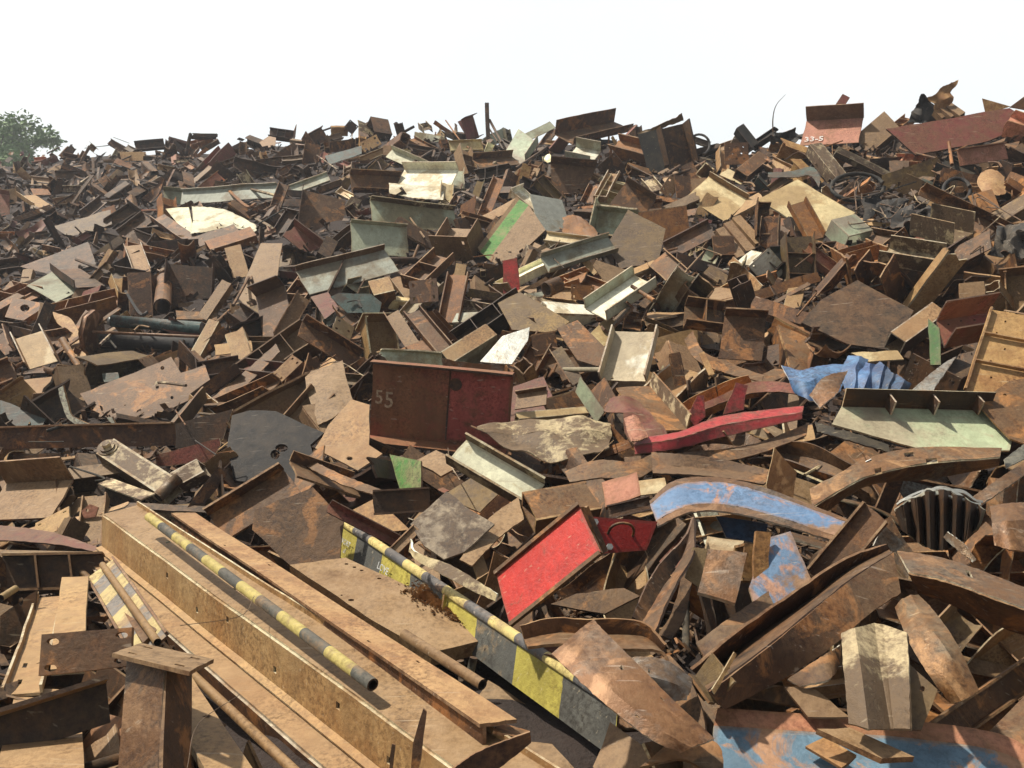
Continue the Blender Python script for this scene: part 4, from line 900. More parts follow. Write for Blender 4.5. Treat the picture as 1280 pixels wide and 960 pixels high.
Lf([[(600, 533, .1), (640, 527, .15), (690, 524, .1), (735, 522, .1), (762, 530)], [(605, 545, .3), (645, 541, .3), (690, 545, .35), (730, 541, .25), (765, 545, .1)], [(640, 566, .2), (680, 574, .2), (730, 571, .25), (765, 565, .1)]], 'mottled', dd=.5, crumple=.05,
   label='long crumpled brownish silver metal right of the dark red girder', lm='the crumpled metal', parts=['web', 'flange'], name='crumpled_channel', tone=.9)
Lf([[(757, 513), (772, 495, .1), (800, 500, .1)], [(778, 520, .2), (800, 514, .3), (820, 520, .1)], [(790, 560, .1), (812, 553, .1), (838, 548, .1)]], 'maroon', crumple=.05, dd=.6, label='torn maroon sheet left of the red channel')
Lf([[(780, 522, .2), (795, 520, .25), (806, 532, .2)], [(790, 552, .3), (803, 548, .3), (811, 545, .2)]], 'pink', crumple=.04, dd=.85, label='torn pink flap in front of the torn maroon sheet')
Lf([[(800, 548), (850, 540, .1), (905, 520, .1), (1005, 508)], [(792, 558, .1), (850, 548, .2), (905, 532, .2), (1003, 516, .1)], [(794, 568), (850, 560), (905, 546), (1002, 524)]], 'crimson', dd=.75, parts=['flange', 'web'], name='bent_channel', label='long bright crimson channel bent across the right centre', lm='the red channel', tone=.9, mats=['crimson', 'crimson'])
Lf([[(858, 514), (900, 495, .1), (950, 477, .1), (1030, 486)], [(864, 520), (905, 503), (955, 490), (1032, 497)]], 'maroon', dd=.6, label='dark red upper flange arching behind the red channel', tone=1.2)
Q([(872, 494), (880, 494), (882, 520), (868, 534), (860, 520)], 'crimson', 'f', dd=.7, jag=1.5, name='gusset_plate', label='left of two crimson gussets between the red flanges')
Q([(920, 478), (935, 482), (930, 512), (904, 518)], 'crimson', 'f', dd=.7, jag=1.5, name='gusset_plate', label='right of two crimson gussets between the red flanges', tone=1.1)
Lf([[(780, 572), (860, 566), (940, 556), (1010, 530)], [(782, 584), (860, 582), (940, 570), (1008, 545)]], 'brown', dd=.4, label='rusty strip lying just under the red channel')
B('P', (873, 442), (886, 470), (880, 440), 'ochre', 'u', dd=.6, tone=1.2)
B('P', (835, 443), (850, 440), (843, 483), 'brown', 'f', dd=.6, name='base_plate', holes=[(.1, .2, .03, .1), (.1, .8, .03, .1), (.9, .5, .03, .1)])
# ---- right middle
Q([(1002, 403), (1026, 375), (1072, 350), (1142, 388), (1126, 420), (1108, 437), (1060, 430)], 'dark', 'u', dd=.7, t=.02, label='large flat dark steel sheet on the right slope', lm='the large dark sheet', tone=.75, jag=.6)
B('X', (1166, 379), (1114, 416), (1182, 390), 'tan', 'u', h=1.3, dd=.8, fm='dark', label='tan topped heavy box bar right of the large dark sheet', lm='the tan topped bar')
B('C', (1170, 402), (1235, 391), (1180, 434), 'maroon', (.0, -.6, .8), h=.8, dd=.9, fm='oxide', holes=[(.2, .2, .02, .03), (.45, .15, .02, .03), (.7, .2, .02, .03), (.35, .5, .02, .03), (.6, .55, .02, .03)], label='dark red open channel dotted with bolt holes at the right edge', lm='the bolt-holed red channel', tone=1.3)
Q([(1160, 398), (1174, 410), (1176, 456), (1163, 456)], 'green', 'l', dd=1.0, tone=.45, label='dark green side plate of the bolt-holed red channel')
B('C', (1239, 387), (1206, 489), (1300, 398), 'ochre', (-.05, -.65, .75), h=.10, dd=.9, ribs=2, holes=[(.12, .35, .012, .02), (.28, .25, .012, .02), (.45, .5, .012, .02), (.62, .3, .012, .02), (.8, .4, .012, .02)], label='orange tan ribbed cover plate at the right edge', lm='the orange ribbed cover', tone=1.25, w=.01)
Q([(1222, 505), (1262, 476), (1295, 470), (1295, 560), (1262, 548)], 'brown', 'u', dd=.8, holes=[(1256, 494, 2.5, 2)], label='brown plate at the right edge below the orange ribbed cover')
B('P', (1198, 355), (1230, 352), (1200, 388), 'dusty', 'u', dd=.6)
B('L', (1205, 352), (1230, 352), (1208, 380), 'mauve', 'f', h=.4, dd=.5)
# blue torn sheets
BL = 'the torn blue sheets'
Lf([[(976, 459), (1000, 463, .15), (1024, 456, .05), (1058, 458)], [(982, 476, .2), (1004, 478, .3), (1026, 472, .2), (1058, 470, .1)], [(992, 492), (1006, 500, .1), (1022, 502), (1050, 490)]], 'blue', dd=.7, crumple=.03, emat='cut', label='torn blue channel end left of the fanned blue sheets', lm=BL, tone=1.1)
for i, (a, b, c, d) in enumerate((((1060, 444), (1086, 449), (1056, 484), (1078, 488)), ((1078, 452), (1098, 456), (1068, 486), (1092, 492)), ((1098, 452), (1112, 462), (1088, 492), (1102, 494)), ((1110, 460), (1126, 472), (1102, 494), (1116, 496)), ((1122, 468), (1138, 480), (1112, 496), (1132, 496)))):
    m_ = lambda p, q, f: (p[0] + (q[0] - p[0]) * f, p[1] + (q[1] - p[1]) * f)
    mm = m_(a, c, .5); nn = m_(b, d, .5)
    Lf([[a, (mm[0] - 6, mm[1], .12), c], [m_(a, b, .5) + (.2,), m_(mm, nn, .5) + (.3,), m_(c, d, .5) + (.15,)], [b, (nn[0] - 3, nn[1], .05), d]], 'blue', dd=.75 - .03 * i, crumple=.02, emat='cut', label=['leftmost', 'second', 'middle', 'fourth', 'rightmost'][i] + ' leaf of the fanned torn blue sheets', tone=[1.5, 1.3, 1, .8, .7][i], sub=5)
Lf([[(1012, 494, .1), (1030, 472, .2), (1060, 464)], [(1025, 510), (1046, 492, .1), (1052, 478)]], 'rustgrey', dd=.9, emat='cut', label='grey ragged flap hanging over the torn blue sheets', tone=1.2)
Q([(1064, 441), (1122, 438), (1130, 449), (1086, 452)], 'cream', 'u', dd=.7, label='cream strip lying behind the fanned blue sheets')
Lf([[(1195, 446), (1180, 468, .08), (1160, 497)], [(1184, 452), (1160, 470, .12), (1133, 495)]], 'steelgrey', dd=.75, label='grey curved plate standing left of the bolt-holed red channel', tone=1.3)
t = Q([(1052, 508), (1232, 513), (1270, 530), (1262, 563), (1150, 561), (1040, 530)], 'palegreen', (0, -.55, .85), dd=.7, t=.014, name='steel_tray', label='pale green open tray with a dark ribbed rear flange', lm='the pale green tray', jag=.4)
rt_ = t
me_ = slab(plane_hit(1052, 508, t.C, t.N), plane_hit(1236, 513, t.C, t.N) - plane_hit(1052, 508, t.C, t.N), t.N * .14 + Vector((0, 0, .02)), Vector((0, -1, 0)), .015, ['dark', 'edge_pale'], 1, 0, (), .004, t.org, 6, 2)
r_ = make_root('steel_tray', t.org); old = t.parts[0]; old.parent = r_; old.location = (0, 0, 0); old.name = 'tray_floor'; r_.name = 'steel_tray'
t.root = r_; t.parts = [old]; o = link_mesh('rear_flange', me_, r_); o.color = old.color; t.parts.append(o)
for x_ in (1106, 1159, 1213):
    a_ = plane_hit(x_, 510, t.C, t.N); o = link_mesh('stiffener', slab(a_ + t.N * .01, Vector((0, -.10, -.04)), t.N * .12, Vector((1, 0, 0)), .012, ['dark', 'edge_pale'], 1, 0, (), 0, t.org, 2, 2), r_); t.parts.append(o)
Lf([[(1018, 528), (1060, 540, .05), (1110, 556)], [(1022, 540), (1064, 552, .05), (1112, 566)]], 'black', dd=.75, label='dark curled front lip below the pale green tray')
# ---- lower right, the bent pieces
Lf([[(1012, 612, .05), (1050, 592, .1), (1085, 573, .15), (1150, 560, .15), (1252, 561, .1)], [(1016, 634, .15), (1056, 610, .2), (1090, 594, .25), (1155, 580, .2), (1250, 572, .15)], [(1024, 646, -.2), (1062, 618, -.35), (1094, 604, -.35), (1160, 598, -.35), (1248, 582, -.35)]], 'rustgrey', dd=.75,
   parts=['flange', 'web'], name='bent_channel', label='long rust streaked bent channel below the pale green tray', lm='the long bent channel', holes=[(.7, .4), (.5, .2), (.78, .8), (.53, .8)], tone=1.2, mats=['rustgrey', 'rustgrey'])
Q([(958, 606), (968, 559), (996, 590), (991, 628), (962, 622)], 'rustgrey', 'f', dd=.7, label='upright rust plate left of the long bent channel', tone=1.15)
Lf([[(1060, 592, .1), (1090, 573, .15), (1130, 562)], [(1052, 602), (1085, 588), (1128, 572)]], 'steelgrey', dd=.5, label='bright grey bent sheet behind the long bent channel', tone=1.2)
rz = random.Random(3)
tp_, bt_ = [], []
for q in range(14):
    f_ = q / 13; z_ = (.55 if q % 2 else .0) + rz.uniform(-.08, .08)
    tp_.append((1119 + f_ * 112, 637 - 24 * math.sin(min(1, f_ * 1.02) * math.pi) + rz.uniform(-2, 2), z_)); bt_.append((1128 + f_ * 94, 662 + 26 * math.sin(f_ * math.pi), z_ * .6 - .2))
Lf([tp_, bt_], 'dark', dd=.7, n=40, emat='silver', name='torn_sheet', smooth=False, label='dark fluted fan of torn sheet with bright ragged upper edge', lm='the dark ragged fan', tone=.6, sub=5)
for i in range(3):
    top_ = [(1118 + i * 3 + q * 9.5, 636 - i * 5 - 22 * math.sin(min(1, q / 11 * 1.02) * math.pi) * (1 - .1 * i) + rz.uniform(-2.5, 2.5), .25 * math.sin(q / 11 * math.pi) + .1) for q in range(12)]
    Lf([top_, [(x_ + rz.uniform(-1, 1), y_ + rz.uniform(2, 4.5), z_) for x_, y_, z_ in top_]], 'silver', dd=.8 - .06 * i, t=.008, tone=.8, name='torn_sheet', label=['front', 'middle', 'rear'][i] + ' white ragged torn edge crowning the dark fan of sheets', jag=.2)
Lf([[(1185, 665, .1), (1205, 680, .1), (1220, 700)], [(1180, 672), (1200, 690), (1216, 702)]], 'steelgrey', dd=.8, emat='cut', label='bright edged sliver hanging under the dark ragged fan')
Lf([[(864, 836, .0), (925, 786, .0), (995, 738, .0), (1056, 698, .0), (1108, 680, .0)], [(877, 850, -.5), (937, 802, -.5), (1004, 756, -.45), (1063, 711, -.3), (1112, 688, -.1)],
    [(885, 864, .25), (950, 816, .25), (1010, 768, .25), (1068, 722, .15), (1116, 692, .05)], [(905, 886, .0), (975, 850, -.05), (1035, 812, -.05), (1090, 765, -.05), (1126, 742, -.05)]], 'brown', dd=.75,
   parts=['flange', 'web', 'flange'], name='bent_channel', label='large upswept rusty bow of channel in the lower right', lm='the large rusty bow', holes=[(.1, .7)], tone=.9, mats=['brown', 'dark', 'brown'])  # web coloured dark: the shade inside the hollow is put into it
B('C', (1082, 630), (1012, 716), (1108, 652), 'brown', 'u', h=.3, dd=.85, label='rusty channel rising to a point above the large rusty bow', lm='the pointed channel', tone=.9)
Q([(1104, 655), (1131, 680), (1120, 690), (1092, 682)], 'steelgrey', 'f', dd=.8, tone=.7)
Lf([[(1122, 690, .1), (1170, 697, .15), (1220, 712, .15), (1300, 744, .1)], [(1136, 716, .35), (1185, 727, .35), (1235, 745, .35), (1300, 768, .3)], [(1150, 740, -.25), (1195, 757, -.25), (1240, 778, -.25), (1300, 800, -.25)]], 'brown', dd=.8,
   parts=['flange', 'web'], name='bent_channel', mats=['rustgrey', 'brown'], holes=[(.6, .3)], label='long rusty beam running from centre out of the right edge', lm='the right edge beam', tone=1.05)
Lf([[(1238, 634), (1260, 630, .1), (1295, 628)], [(1240, 655, .15), (1262, 652, .25), (1295, 650, .1)], [(1244, 682), (1265, 688, .1), (1295, 690)]], 'rustgrey', dd=.75, label='rust streaked curled plate at the right edge', tone=1.1)
Lf([[(1216, 622), (1250, 598, .1), (1295, 568)], [(1226, 632), (1258, 610, .1), (1295, 584)]], 'rustgrey', dd=.7, label='grey and rust strip rising to the right edge')
Lf([[(1255, 575), (1280, 556), (1298, 545)], [(1258, 585), (1284, 572), (1298, 565)]], 'steelgrey', dd=.7, tone=.8)
Lf([[(1052, 793, .1), (1056, 845, .15), (1062, 905, .1)], [(1068, 786, .2), (1076, 840, .25), (1085, 912, .2)], [(1092, 780, .05), (1100, 840, .1), (1112, 912, .05)], [(1104, 782, .05), (1110, 840, .1), (1118, 912, .05)], [(1134, 792, .15), (1137, 845, .2), (1139, 912, .15)]], 'mottled', dd=.55, sub=3,
   label='folded cream and rust profile standing in the lower right', lm='the folded cream profile', tone=.85, smooth=False, name='folded_profile')
Lf([[(1148, 745), (1165, 762, .15), (1192, 800, .2), (1223, 864, .1)], [(1138, 745, .1), (1157, 778, .2), (1184, 815, .22), (1214, 870, .1)], [(1128, 750, .1), (1146, 792, .16), (1172, 834, .16), (1202, 877, .1)], [(1120, 760), (1135, 800, .1), (1160, 842, .1), (1190, 879, 0)]], 'rustgrey', dd=.65, label='grey and rust twisted strip right of the folded cream profile', lm='the twisted strip', tone=1.15)
Q([(1137, 830), (1172, 862), (1152, 912), (1138, 912)], 'olive', 'u', dd=.45, holes=[(1153, 861, 3.5, 3.5)], label='dark olive plate with a hole behind the twisted strip')
B('C', (1300, 810), (1158, 908), (1310, 838), 'brown', 'u', h=.3, D=(3.65, 3.15, 3.6), label='rusty channel rising from the blue plate to the right edge', lm='the lower right channel', tone=1.05)
B('P', (1300, 850), (1232, 920), (1310, 930), 'brown', 'u', D=(3.4, 3.2, 3.1), label='brown plate under the lower right channel', tone=.8)
Lf([[(897, 886, 3.12), (1000, 893, 3.11), (1130, 901, 3.10), (1250, 919, 3.06), (1310, 955, 2.98)], [(892, 908, 3.06), (1000, 915, 3.05), (1130, 923, 3.04), (1245, 940, 3.0), (1300, 968, 2.94)], [(884, 1000, 2.82), (1000, 1000, 2.83), (1130, 1000, 2.83), (1245, 1000, 2.84), (1300, 1000, 2.86)]], 'bluerust', ab=True, n=40,
   parts=['border', 'face'], mats=['pink', 'bluerust'], name='painted_plate', label='large blue plate with flaking rusty border along the bottom right', lm='the large blue plate', jag=.3, tone=.95)
B('P', (1022, 915), (1100, 951), (1062, 913), 'dusty', 'u', D=(2.88, 2.78, 2.92), t=.02, label='small dusty board lying on the large blue plate', tone=1.2)
B('P', (1008, 935), (1050, 960), (1030, 922), 'ochre', 'u', D=(2.94, 2.84, 2.98), t=.01, label='rusty scab of plate beside the small dusty board')
Q([(930, 870), (1060, 895), (1012, 862), (960, 855)], 'brown', 'u', dd=.3)
Q([(980, 858), (1020, 862), (1062, 896), (1010, 896)], 'dusty', 'u', dd=.35, label='tan tongue of plate just above the large blue plate')
Lf([[(984, 850), (1030, 820, .1), (1050, 806)], [(1000, 858), (1036, 850, .1), (1048, 830)]], 'brown', dd=.5, emat='cut')
Q([(1100, 798), (1140, 770), (1170, 800), (1150, 830)], 'dark', 'u', dd=.2)
# ---- centre right foreground
Lf([[(812, 627), (845, 601, .1), (900, 598, .12), (960, 612, .1), (1060, 650)], [(813, 631), (848, 607, .12), (902, 604, .15), (962, 619, .12), (1058, 654)], [(820, 652), (860, 633, .1), (908, 632, .12), (965, 645, .1), (1046, 671)], [(822, 659), (863, 641, .1), (910, 641, .12), (965, 653, .1), (1042, 677)]], 'bluerust', dd=.9, n=40,
   parts=['rim', 'face', 'rim'], mats=['rustgrey', 'bluerust', 'rustgrey'], name='arched_strip', label='arched blue strip with rusty rim in the right centre', lm='the arched blue strip', tone=.95)
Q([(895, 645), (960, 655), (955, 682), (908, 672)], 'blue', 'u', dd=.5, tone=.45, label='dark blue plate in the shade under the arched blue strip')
Q([(960, 672), (988, 664), (1022, 742), (948, 780), (936, 735)], 'bluerust', 'u', dd=.8, t=.018, label='blue and rusty plate standing below the arched blue strip', lm='the blue and rusty plate', tone=.95)
B('P', (944, 664), (962, 666), (941, 726), 'ochre', 'f', dd=1.0, t=.02, label='narrow tan plate left of the blue and rusty plate')
Q([(885, 686), (934, 691), (919, 754), (872, 740)], 'rustgrey', (-.1, -.7, .7), dd=1.1, t=.03, label='front square plate of the rusty bolted stack', lm='the rusty bolted stack', tone=1.35)
Q([(884, 670), (930, 676), (925, 692), (880, 690)], 'cream', 'u', dd=1.0, t=.03, label='rear cream plate of the rusty bolted stack', tone=.8)
Q([(866, 684), (884, 686), (876, 735), (857, 722)], 'cream', 'f', dd=.95, t=.03, label='left cream plate of the rusty bolted stack', tone=.75)
B('X', (930, 682), (946, 684), (928, 722), 'ochre', 'f', h=.6, dd=.9)
Q([(752, 603), (796, 590), (801, 619), (757, 634)], 'pink', 'u', dd=.9, t=.03, label='square pinkish plate above the bright red box', lm='the square pinkish plate', tone=1.15)
B('X', (654, 618), (732, 604), (670, 649), 'brown', 'u', h=.5, dd=.8, label='rust flecked square box above the bright red box', tone=1.1)
B('C', (760, 634), (812, 622), (762, 648), 'dark', 'f', h=.3, dd=.7)
B('P', (797, 602), (830, 598), (800, 620), 'cream', 'u', dd=.7)
Lf([[(706, 590), (745, 576, .1), (790, 578, .1), (815, 568)], [(712, 604), (748, 598, .1), (795, 598, .1), (816, 588)]], 'brown', dd=.6, tone=.8, label='dark curled strip left of the long brown channel')
Lf([[(814, 566, .05), (850, 568, .08), (900, 574, .08), (970, 590, .05)], [(815, 582), (855, 584, -.05), (905, 588, -.05), (965, 596)], [(816, 592, .12), (860, 594, .12), (905, 598, .15), (955, 606, .1)]], 'mauve', dd=.7, parts=['flange', 'web'], name='bent_channel', label='long brown channel with curled edges above the arched blue strip')
t = B('C', (727, 634), (622, 721), (752, 691), 'red', (-.25, -.7, .65), h=.06, dd=1.15, t=.02, w=.004, name='red_box', label='bright red box panel with brown rims in the centre', lm='the bright red box', tone=.95, fm='brown', emat='brown')
B('P', (727, 634), (753, 692), (733, 632), 'brown', (.6, -.7, .4), D=(HD(690, 700) - 1.3, HD(690, 700) - 1.28, HD(690, 700) - 1.28), t=.02, label='brown rim strip along the right end of the bright red box', name='steel_strip')
t = Q([(731, 645), (822, 652), (808, 688), (753, 692)], 'red', (.1, -.9, .4), dd=.85, name='lifting_bracket', label='darker red panel with a lifting handle right of the bright red box', tone=.55, jag=.4)
r_ = make_root('lifting_bracket', t.org); old = t.parts[0]; old.parent = r_; old.location = (0, 0, 0); old.name = 'panel'; r_.name = 'lifting_bracket'; t.root = r_; t.parts = [old]
hp = [plane_hit(x_, y_, t.C, t.N) + t.N * z_ for x_, y_, z_ in ((760, 667, 0), (762, 660, .05), (772, 656, .07), (784, 658, .07), (790, 664, .04), (791, 670, 0))]
o = link_mesh('handle', tube_mesh(catmull(hp, 14), .007, ['brown', 'dark'], 8, False, t.org), r_); o.color = old.color; t.parts.append(o)
for (x_, y_) in ((761, 684), (743, 653)):
    a_ = plane_hit(x_, y_, t.C, t.N); o = link_mesh('bolt', tube_mesh([a_, a_ + t.N * .03], .017, ['silver', 'silver'], 6, False, t.org), r_); t.parts.append(o)
Lf([[(866, 646, .1), (855, 672, .1), (828, 700, .1), (808, 732, .1), (790, 772, .05)], [(872, 655, -.1), (864, 680, -.1), (842, 710, -.1), (826, 742, -.1), (808, 785, -.1)]], 'dark', dd=.8, parts=None, name='curled_flange', label='left edge strip of the dark curled channel below the arched blue strip', tone=1.5)
Lf([[(868, 648, .15), (868, 690, .15), (852, 720, .15), (832, 760, .15), (818, 795, .1)], [(858, 690, -.1), (846, 712, -.1), (830, 735, -.1), (812, 765, -.1), (800, 785, -.1)]], 'mauve', dd=.85, name='bent_channel', label='dark curled channel dropping below the arched blue strip', tone=.8, lm='the dark curled channel')
Lf([[(870, 660), (866, 720), (856, 770), (840, 800)], [(856, 690), (850, 730), (838, 770), (822, 795)]], 'dark', dd=.6)
Pipe((858, 735), (857, 812), 4.5, 'black', D=(4.6, 4.3), hollow=False, name='steel_rod', label='upright black rod right of the dark curled channel', tone=1.5)
Lf([[(650, 782, .1), (690, 772, .12), (730, 774, .12), (800, 776, .12), (832, 806, .05)], [(655, 800, -.1), (695, 792, -.1), (735, 794, -.1), (800, 796, -.1), (828, 815, -.1)], [(660, 810, .05), (700, 806, .1), (760, 812, .1), (820, 814, .1), (836, 826, .05)]], 'brown', dd=.7, parts=['flange', 'web'], name='bent_channel',
   label='rusty channel lying below the bright red box', lm='the low rusty channel', tone=1.05)
Q([(688, 755), (756, 767), (800, 745), (780, 735), (720, 742)], 'mauve', 'u', dd=.35, label='dark brown plate in the shade right of the bright red box')
Lf([[(742, 776, .05), (765, 800, .12), (800, 835, .15), (845, 880, .12), (892, 924, .02)], [(727, 786, .1), (759, 816, .16), (797, 852, .18), (843, 892, .12), (884, 928, .05)], [(705, 806, .12), (738, 840, .18), (777, 875, .2), (826, 914, .14), (864, 935, .05)], [(690, 818, .08), (725, 852, .12), (762, 885, .15), (815, 925, .1), (850, 940, .02)]], 'rustgrey', dd=.55, label='large rusty curved plate with holes right of the striped girder', lm='the rusty curved plate',
   holes=[(.38, .35), (.66, .25), (.62, .75)], n=44, sub=7, tone=1.25)
Lf([[(772, 828), (800, 822, .1), (835, 828, .1), (866, 850)], [(776, 845), (802, 845, .15), (832, 852, .15), (862, 864)], [(800, 862), (820, 870), (840, 876), (858, 874)]], 'steelgrey', dd=.5, label='blue-grey leaf shaped plate behind the rusty curved plate', lm='the leaf shaped plate', holes=[(.45, .4)], n=36, sub=6)
B('L', (871, 845), (897, 880), (892, 818), 'olive', 'u', h=.3, dd=.55, label='small olive plate right of the leaf shaped plate')
Q([(918, 815), (921, 818), (893, 868), (890, 862)], 'tan', 'f', dd=.8, name='steel_strip')
Lf([[(870, 805), (910, 775, .1), (960, 740)], [(880, 822), (920, 795, .1), (968, 762)]], 'brown', dd=.5, tone=.7)
Q([(610, 850), (690, 900), (790, 990), (600, 990), (580, 900)], 'dusty', 'U', Dc=3.72, t=.02, label='flat dusty brown plate lying low under the striped girder', tone=.5)
Q([(690, 930), (640, 925), (620, 960), (740, 985)], 'dusty', 'U', Dc=3.2, t=.02, tone=.9)
Lf([[(830, 935), (870, 925), (900, 935), (905, 985)], [(800, 960), (850, 950), (880, 965), (885, 990)]], 'brown', dd=.2, tone=.8)
# ---- centre foreground
B('L', (355, 588), (262, 645), (378, 616), 'brown', 'u', h=.35, dd=.75, label='rusty channel pointing down left below the black keyhole plate', lm='the pointing channel', tone=1.0)
Q([(318, 638), (391, 609), (430, 650), (425, 698), (362, 706), (315, 662)], 'mauve', (-.05, -.8, .6), dd=.7, label='large dull pinkish brown plate left of the striped girder', lm='the dull pinkish plate', tone=1.05)
B('L', (362, 578), (438, 604), (372, 596), 'brown', 'u', h=.3, dd=.7, tone=.9)
Lf([[(386, 574), (430, 595, .05), (480, 614)], [(384, 584), (428, 606, .05), (478, 622)]], 'brown', dd=.8, tone=1.1)
B('C', (466, 616), (536, 612), (468, 642), 'dark', 'f', h=.25, dd=.7, label='dark short channel in the shade left of the dirty cream channel', tone=1.3)
Q([(487, 568), (526, 576), (526, 611), (500, 612)], 'green', 'l', tone=.7, dd=.6, label='bright green panel in the gap under the dark red girder', lm='the green panel')
B('C', (583, 550), (680, 606), (560, 578), 'white', (-.1, -.55, .8), h=.55, dd=.95, fm='mottled', w=.01, label='dirty cream channel below the dark red girder', lm='the dirty cream channel', tone=1.0, ha=.35)
Q([(513, 655), (558, 614), (592, 640), (618, 655), (580, 690), (555, 699), (530, 682)], 'mottled', 'u', dd=.65, label='grimy grey plate below the dirty cream channel', lm='the grimy grey plate', tone=.6)
B('P', (518, 578), (545, 564), (552, 596), 'dusty', 'u', dd=.7)
Lf([[(648, 622), (610, 650, .05), (575, 700)], [(655, 650), (625, 672), (590, 708)]], 'dusty', dd=.5, label='dusty curved strip left of the bright red box')
Lf([[(514, 674, .1), (520, 690, .1), (560, 705, .1), (590, 722, .1), (622, 742, .1)], [(512, 690), (524, 702), (556, 720), (590, 738), (620, 752)]], 'mottled', dd=.6, emat='cut', label='torn pale edged strip right of the striped girder', tone=1.1)
B('L', (411, 631), (500, 678), (408, 640), 'maroon', 'u', h=.8, dd=.6, label='narrow dark red angle above the striped girder', tone=1.1)
Q([(436, 640), (470, 622), (512, 662), (480, 665)], 'ochre', 'u', dd=.3)
B('L', (488, 688), (518, 658), (496, 694), 'dusty', 'u', h=.3, dd=.5)
Q([(553, 620), (600, 640), (640, 600), (600, 590)], 'olive', 'u', dd=.4)
B('C', (640, 700), (700, 640), (660, 715), 'dark', 'u', dd=.2, h=.3, tone=1.3)
B('P', (625, 905), (660, 915), (615, 915), 'brown', 'u', D=(3.2, 3.2, 3.1))
# ------------------------------------------------------------- writing chalked on the pieces
def chalk(text, t, frac, size, mat, xdir=None, name='chalk_mark', rot=0.0, font_scale=1.0, wob=.12, boldness=.006):
    cu = bpy.data.curves.new('t', 'FONT'); cu.body = text; cu.size = size; cu.extrude = .0006; cu.offset = boldness * size; cu.align_x = 'CENTER'; cu.align_y = 'CENTER'; cu.resolution_u = 2
    ob = bpy.data.objects.new('t', cu); COL.objects.link(ob)
    me = bpy.data.meshes.new_from_object(ob.evaluated_get(bpy.context.evaluated_depsgraph_get()))
    bpy.data.objects.remove(ob); me.materials.clear(); me.materials.append(MATS[mat])
    X = (xdir or t.U).normalized()
    N = t.N; Y = N.cross(X).normalized()
    if Y.z < 0: Y = -Y; X = -X
    if X.x < 0 and xdir is None: X = -X; Y = -Y if Y.z < 0 else Y
    c = t.P0 + t.U * frac[0] + t.V * frac[1] + N * .026 - t.org
    cr, sr = math.cos(rot), math.sin(rot)
    for v in me.vertices:
        x, y = v.co.x * cr - v.co.y * sr, v.co.x * sr + v.co.y * cr
        x += noise.noise(Vector((x * 9, y * 9, 1))) * wob * size * .4; y += noise.noise(Vector((x * 9, y * 9, 5))) * wob * size * .5
        v.co = c + X * x + Y * y + N * v.co.z
    o = link_mesh(name, me, t.root); o.color = (1, 1, .5, 1); t.parts.append(o)
def matflat(name, c):
    m, nt, b = newmat(name); tcn = nt.nodes.new('ShaderNodeTexCoord'); a = noi(nt, tcn.outputs['Object'], 30, 4, .7)
    nt.links.new(mixc(nt, ramp(nt, a, .35, .6), tuple(x * .45 for x in c), c), b.inputs['Base Color']); b.inputs['Roughness'].default_value = .9; MATS[name] = m
matflat('chalk_cream', (.50, .36, .22)); matflat('chalk_white', (.80, .78, .72)); matflat('chalk_grey', (.60, .60, .58))
chalk('5', GIRD, (.135, .50), .20, 'chalk_cream'); chalk('5', GIRD, (.062, .47), .17, 'chalk_cream')
o = link_mesh('cover_plate', slab(GIRD.P0 + GIRD.U * .56 + GIRD.V * .03 + GIRD.N * .013, GIRD.U * .425, GIRD.V * .93, GIRD.N, .006, ['primer', 'edge_dark'], 5, .01, (), .01, GIRD.org, 8, 5), GIRD.root); o.color = GIRD.parts[0].color; GIRD.parts.append(o)
o = link_mesh('weld_seam', tube_mesh([GIRD.P0 + GIRD.U * .557 + GIRD.V * .02 + GIRD.N * .012, GIRD.P0 + GIRD.U * .557 + GIRD.V * .96 + GIRD.N * .012], .009, ['dark', 'dark'], 8, False, GIRD.org), GIRD.root); GIRD.parts.append(o)
o = link_mesh('round_patch', tube_mesh([GIRD.P0 + GIRD.U * .60 + GIRD.V * .2 + GIRD.N * .01, GIRD.P0 + GIRD.U * .60 + GIRD.V * .2 + GIRD.N * .022], .055, ['dark', 'dark'], 18, False, GIRD.org), GIRD.root); GIRD.parts.append(o)
chalk('33-5', PINK, (.22, .80), .21, 'chalk_white')
chalk('LOVE', G1, (.245, .42), .055, 'chalk_grey', boldness=.0); chalk('you', G1, (.25, .66), .04, 'chalk_grey', boldness=.0); chalk('Ann', G1, (.255, .86), .04, 'chalk_grey', boldness=.0)
chalk('WORT', G1, (.05, .42), .045, 'chalk_grey', boldness=.0); chalk('all', G1, (.055, .68), .04, 'chalk_grey', boldness=.0)
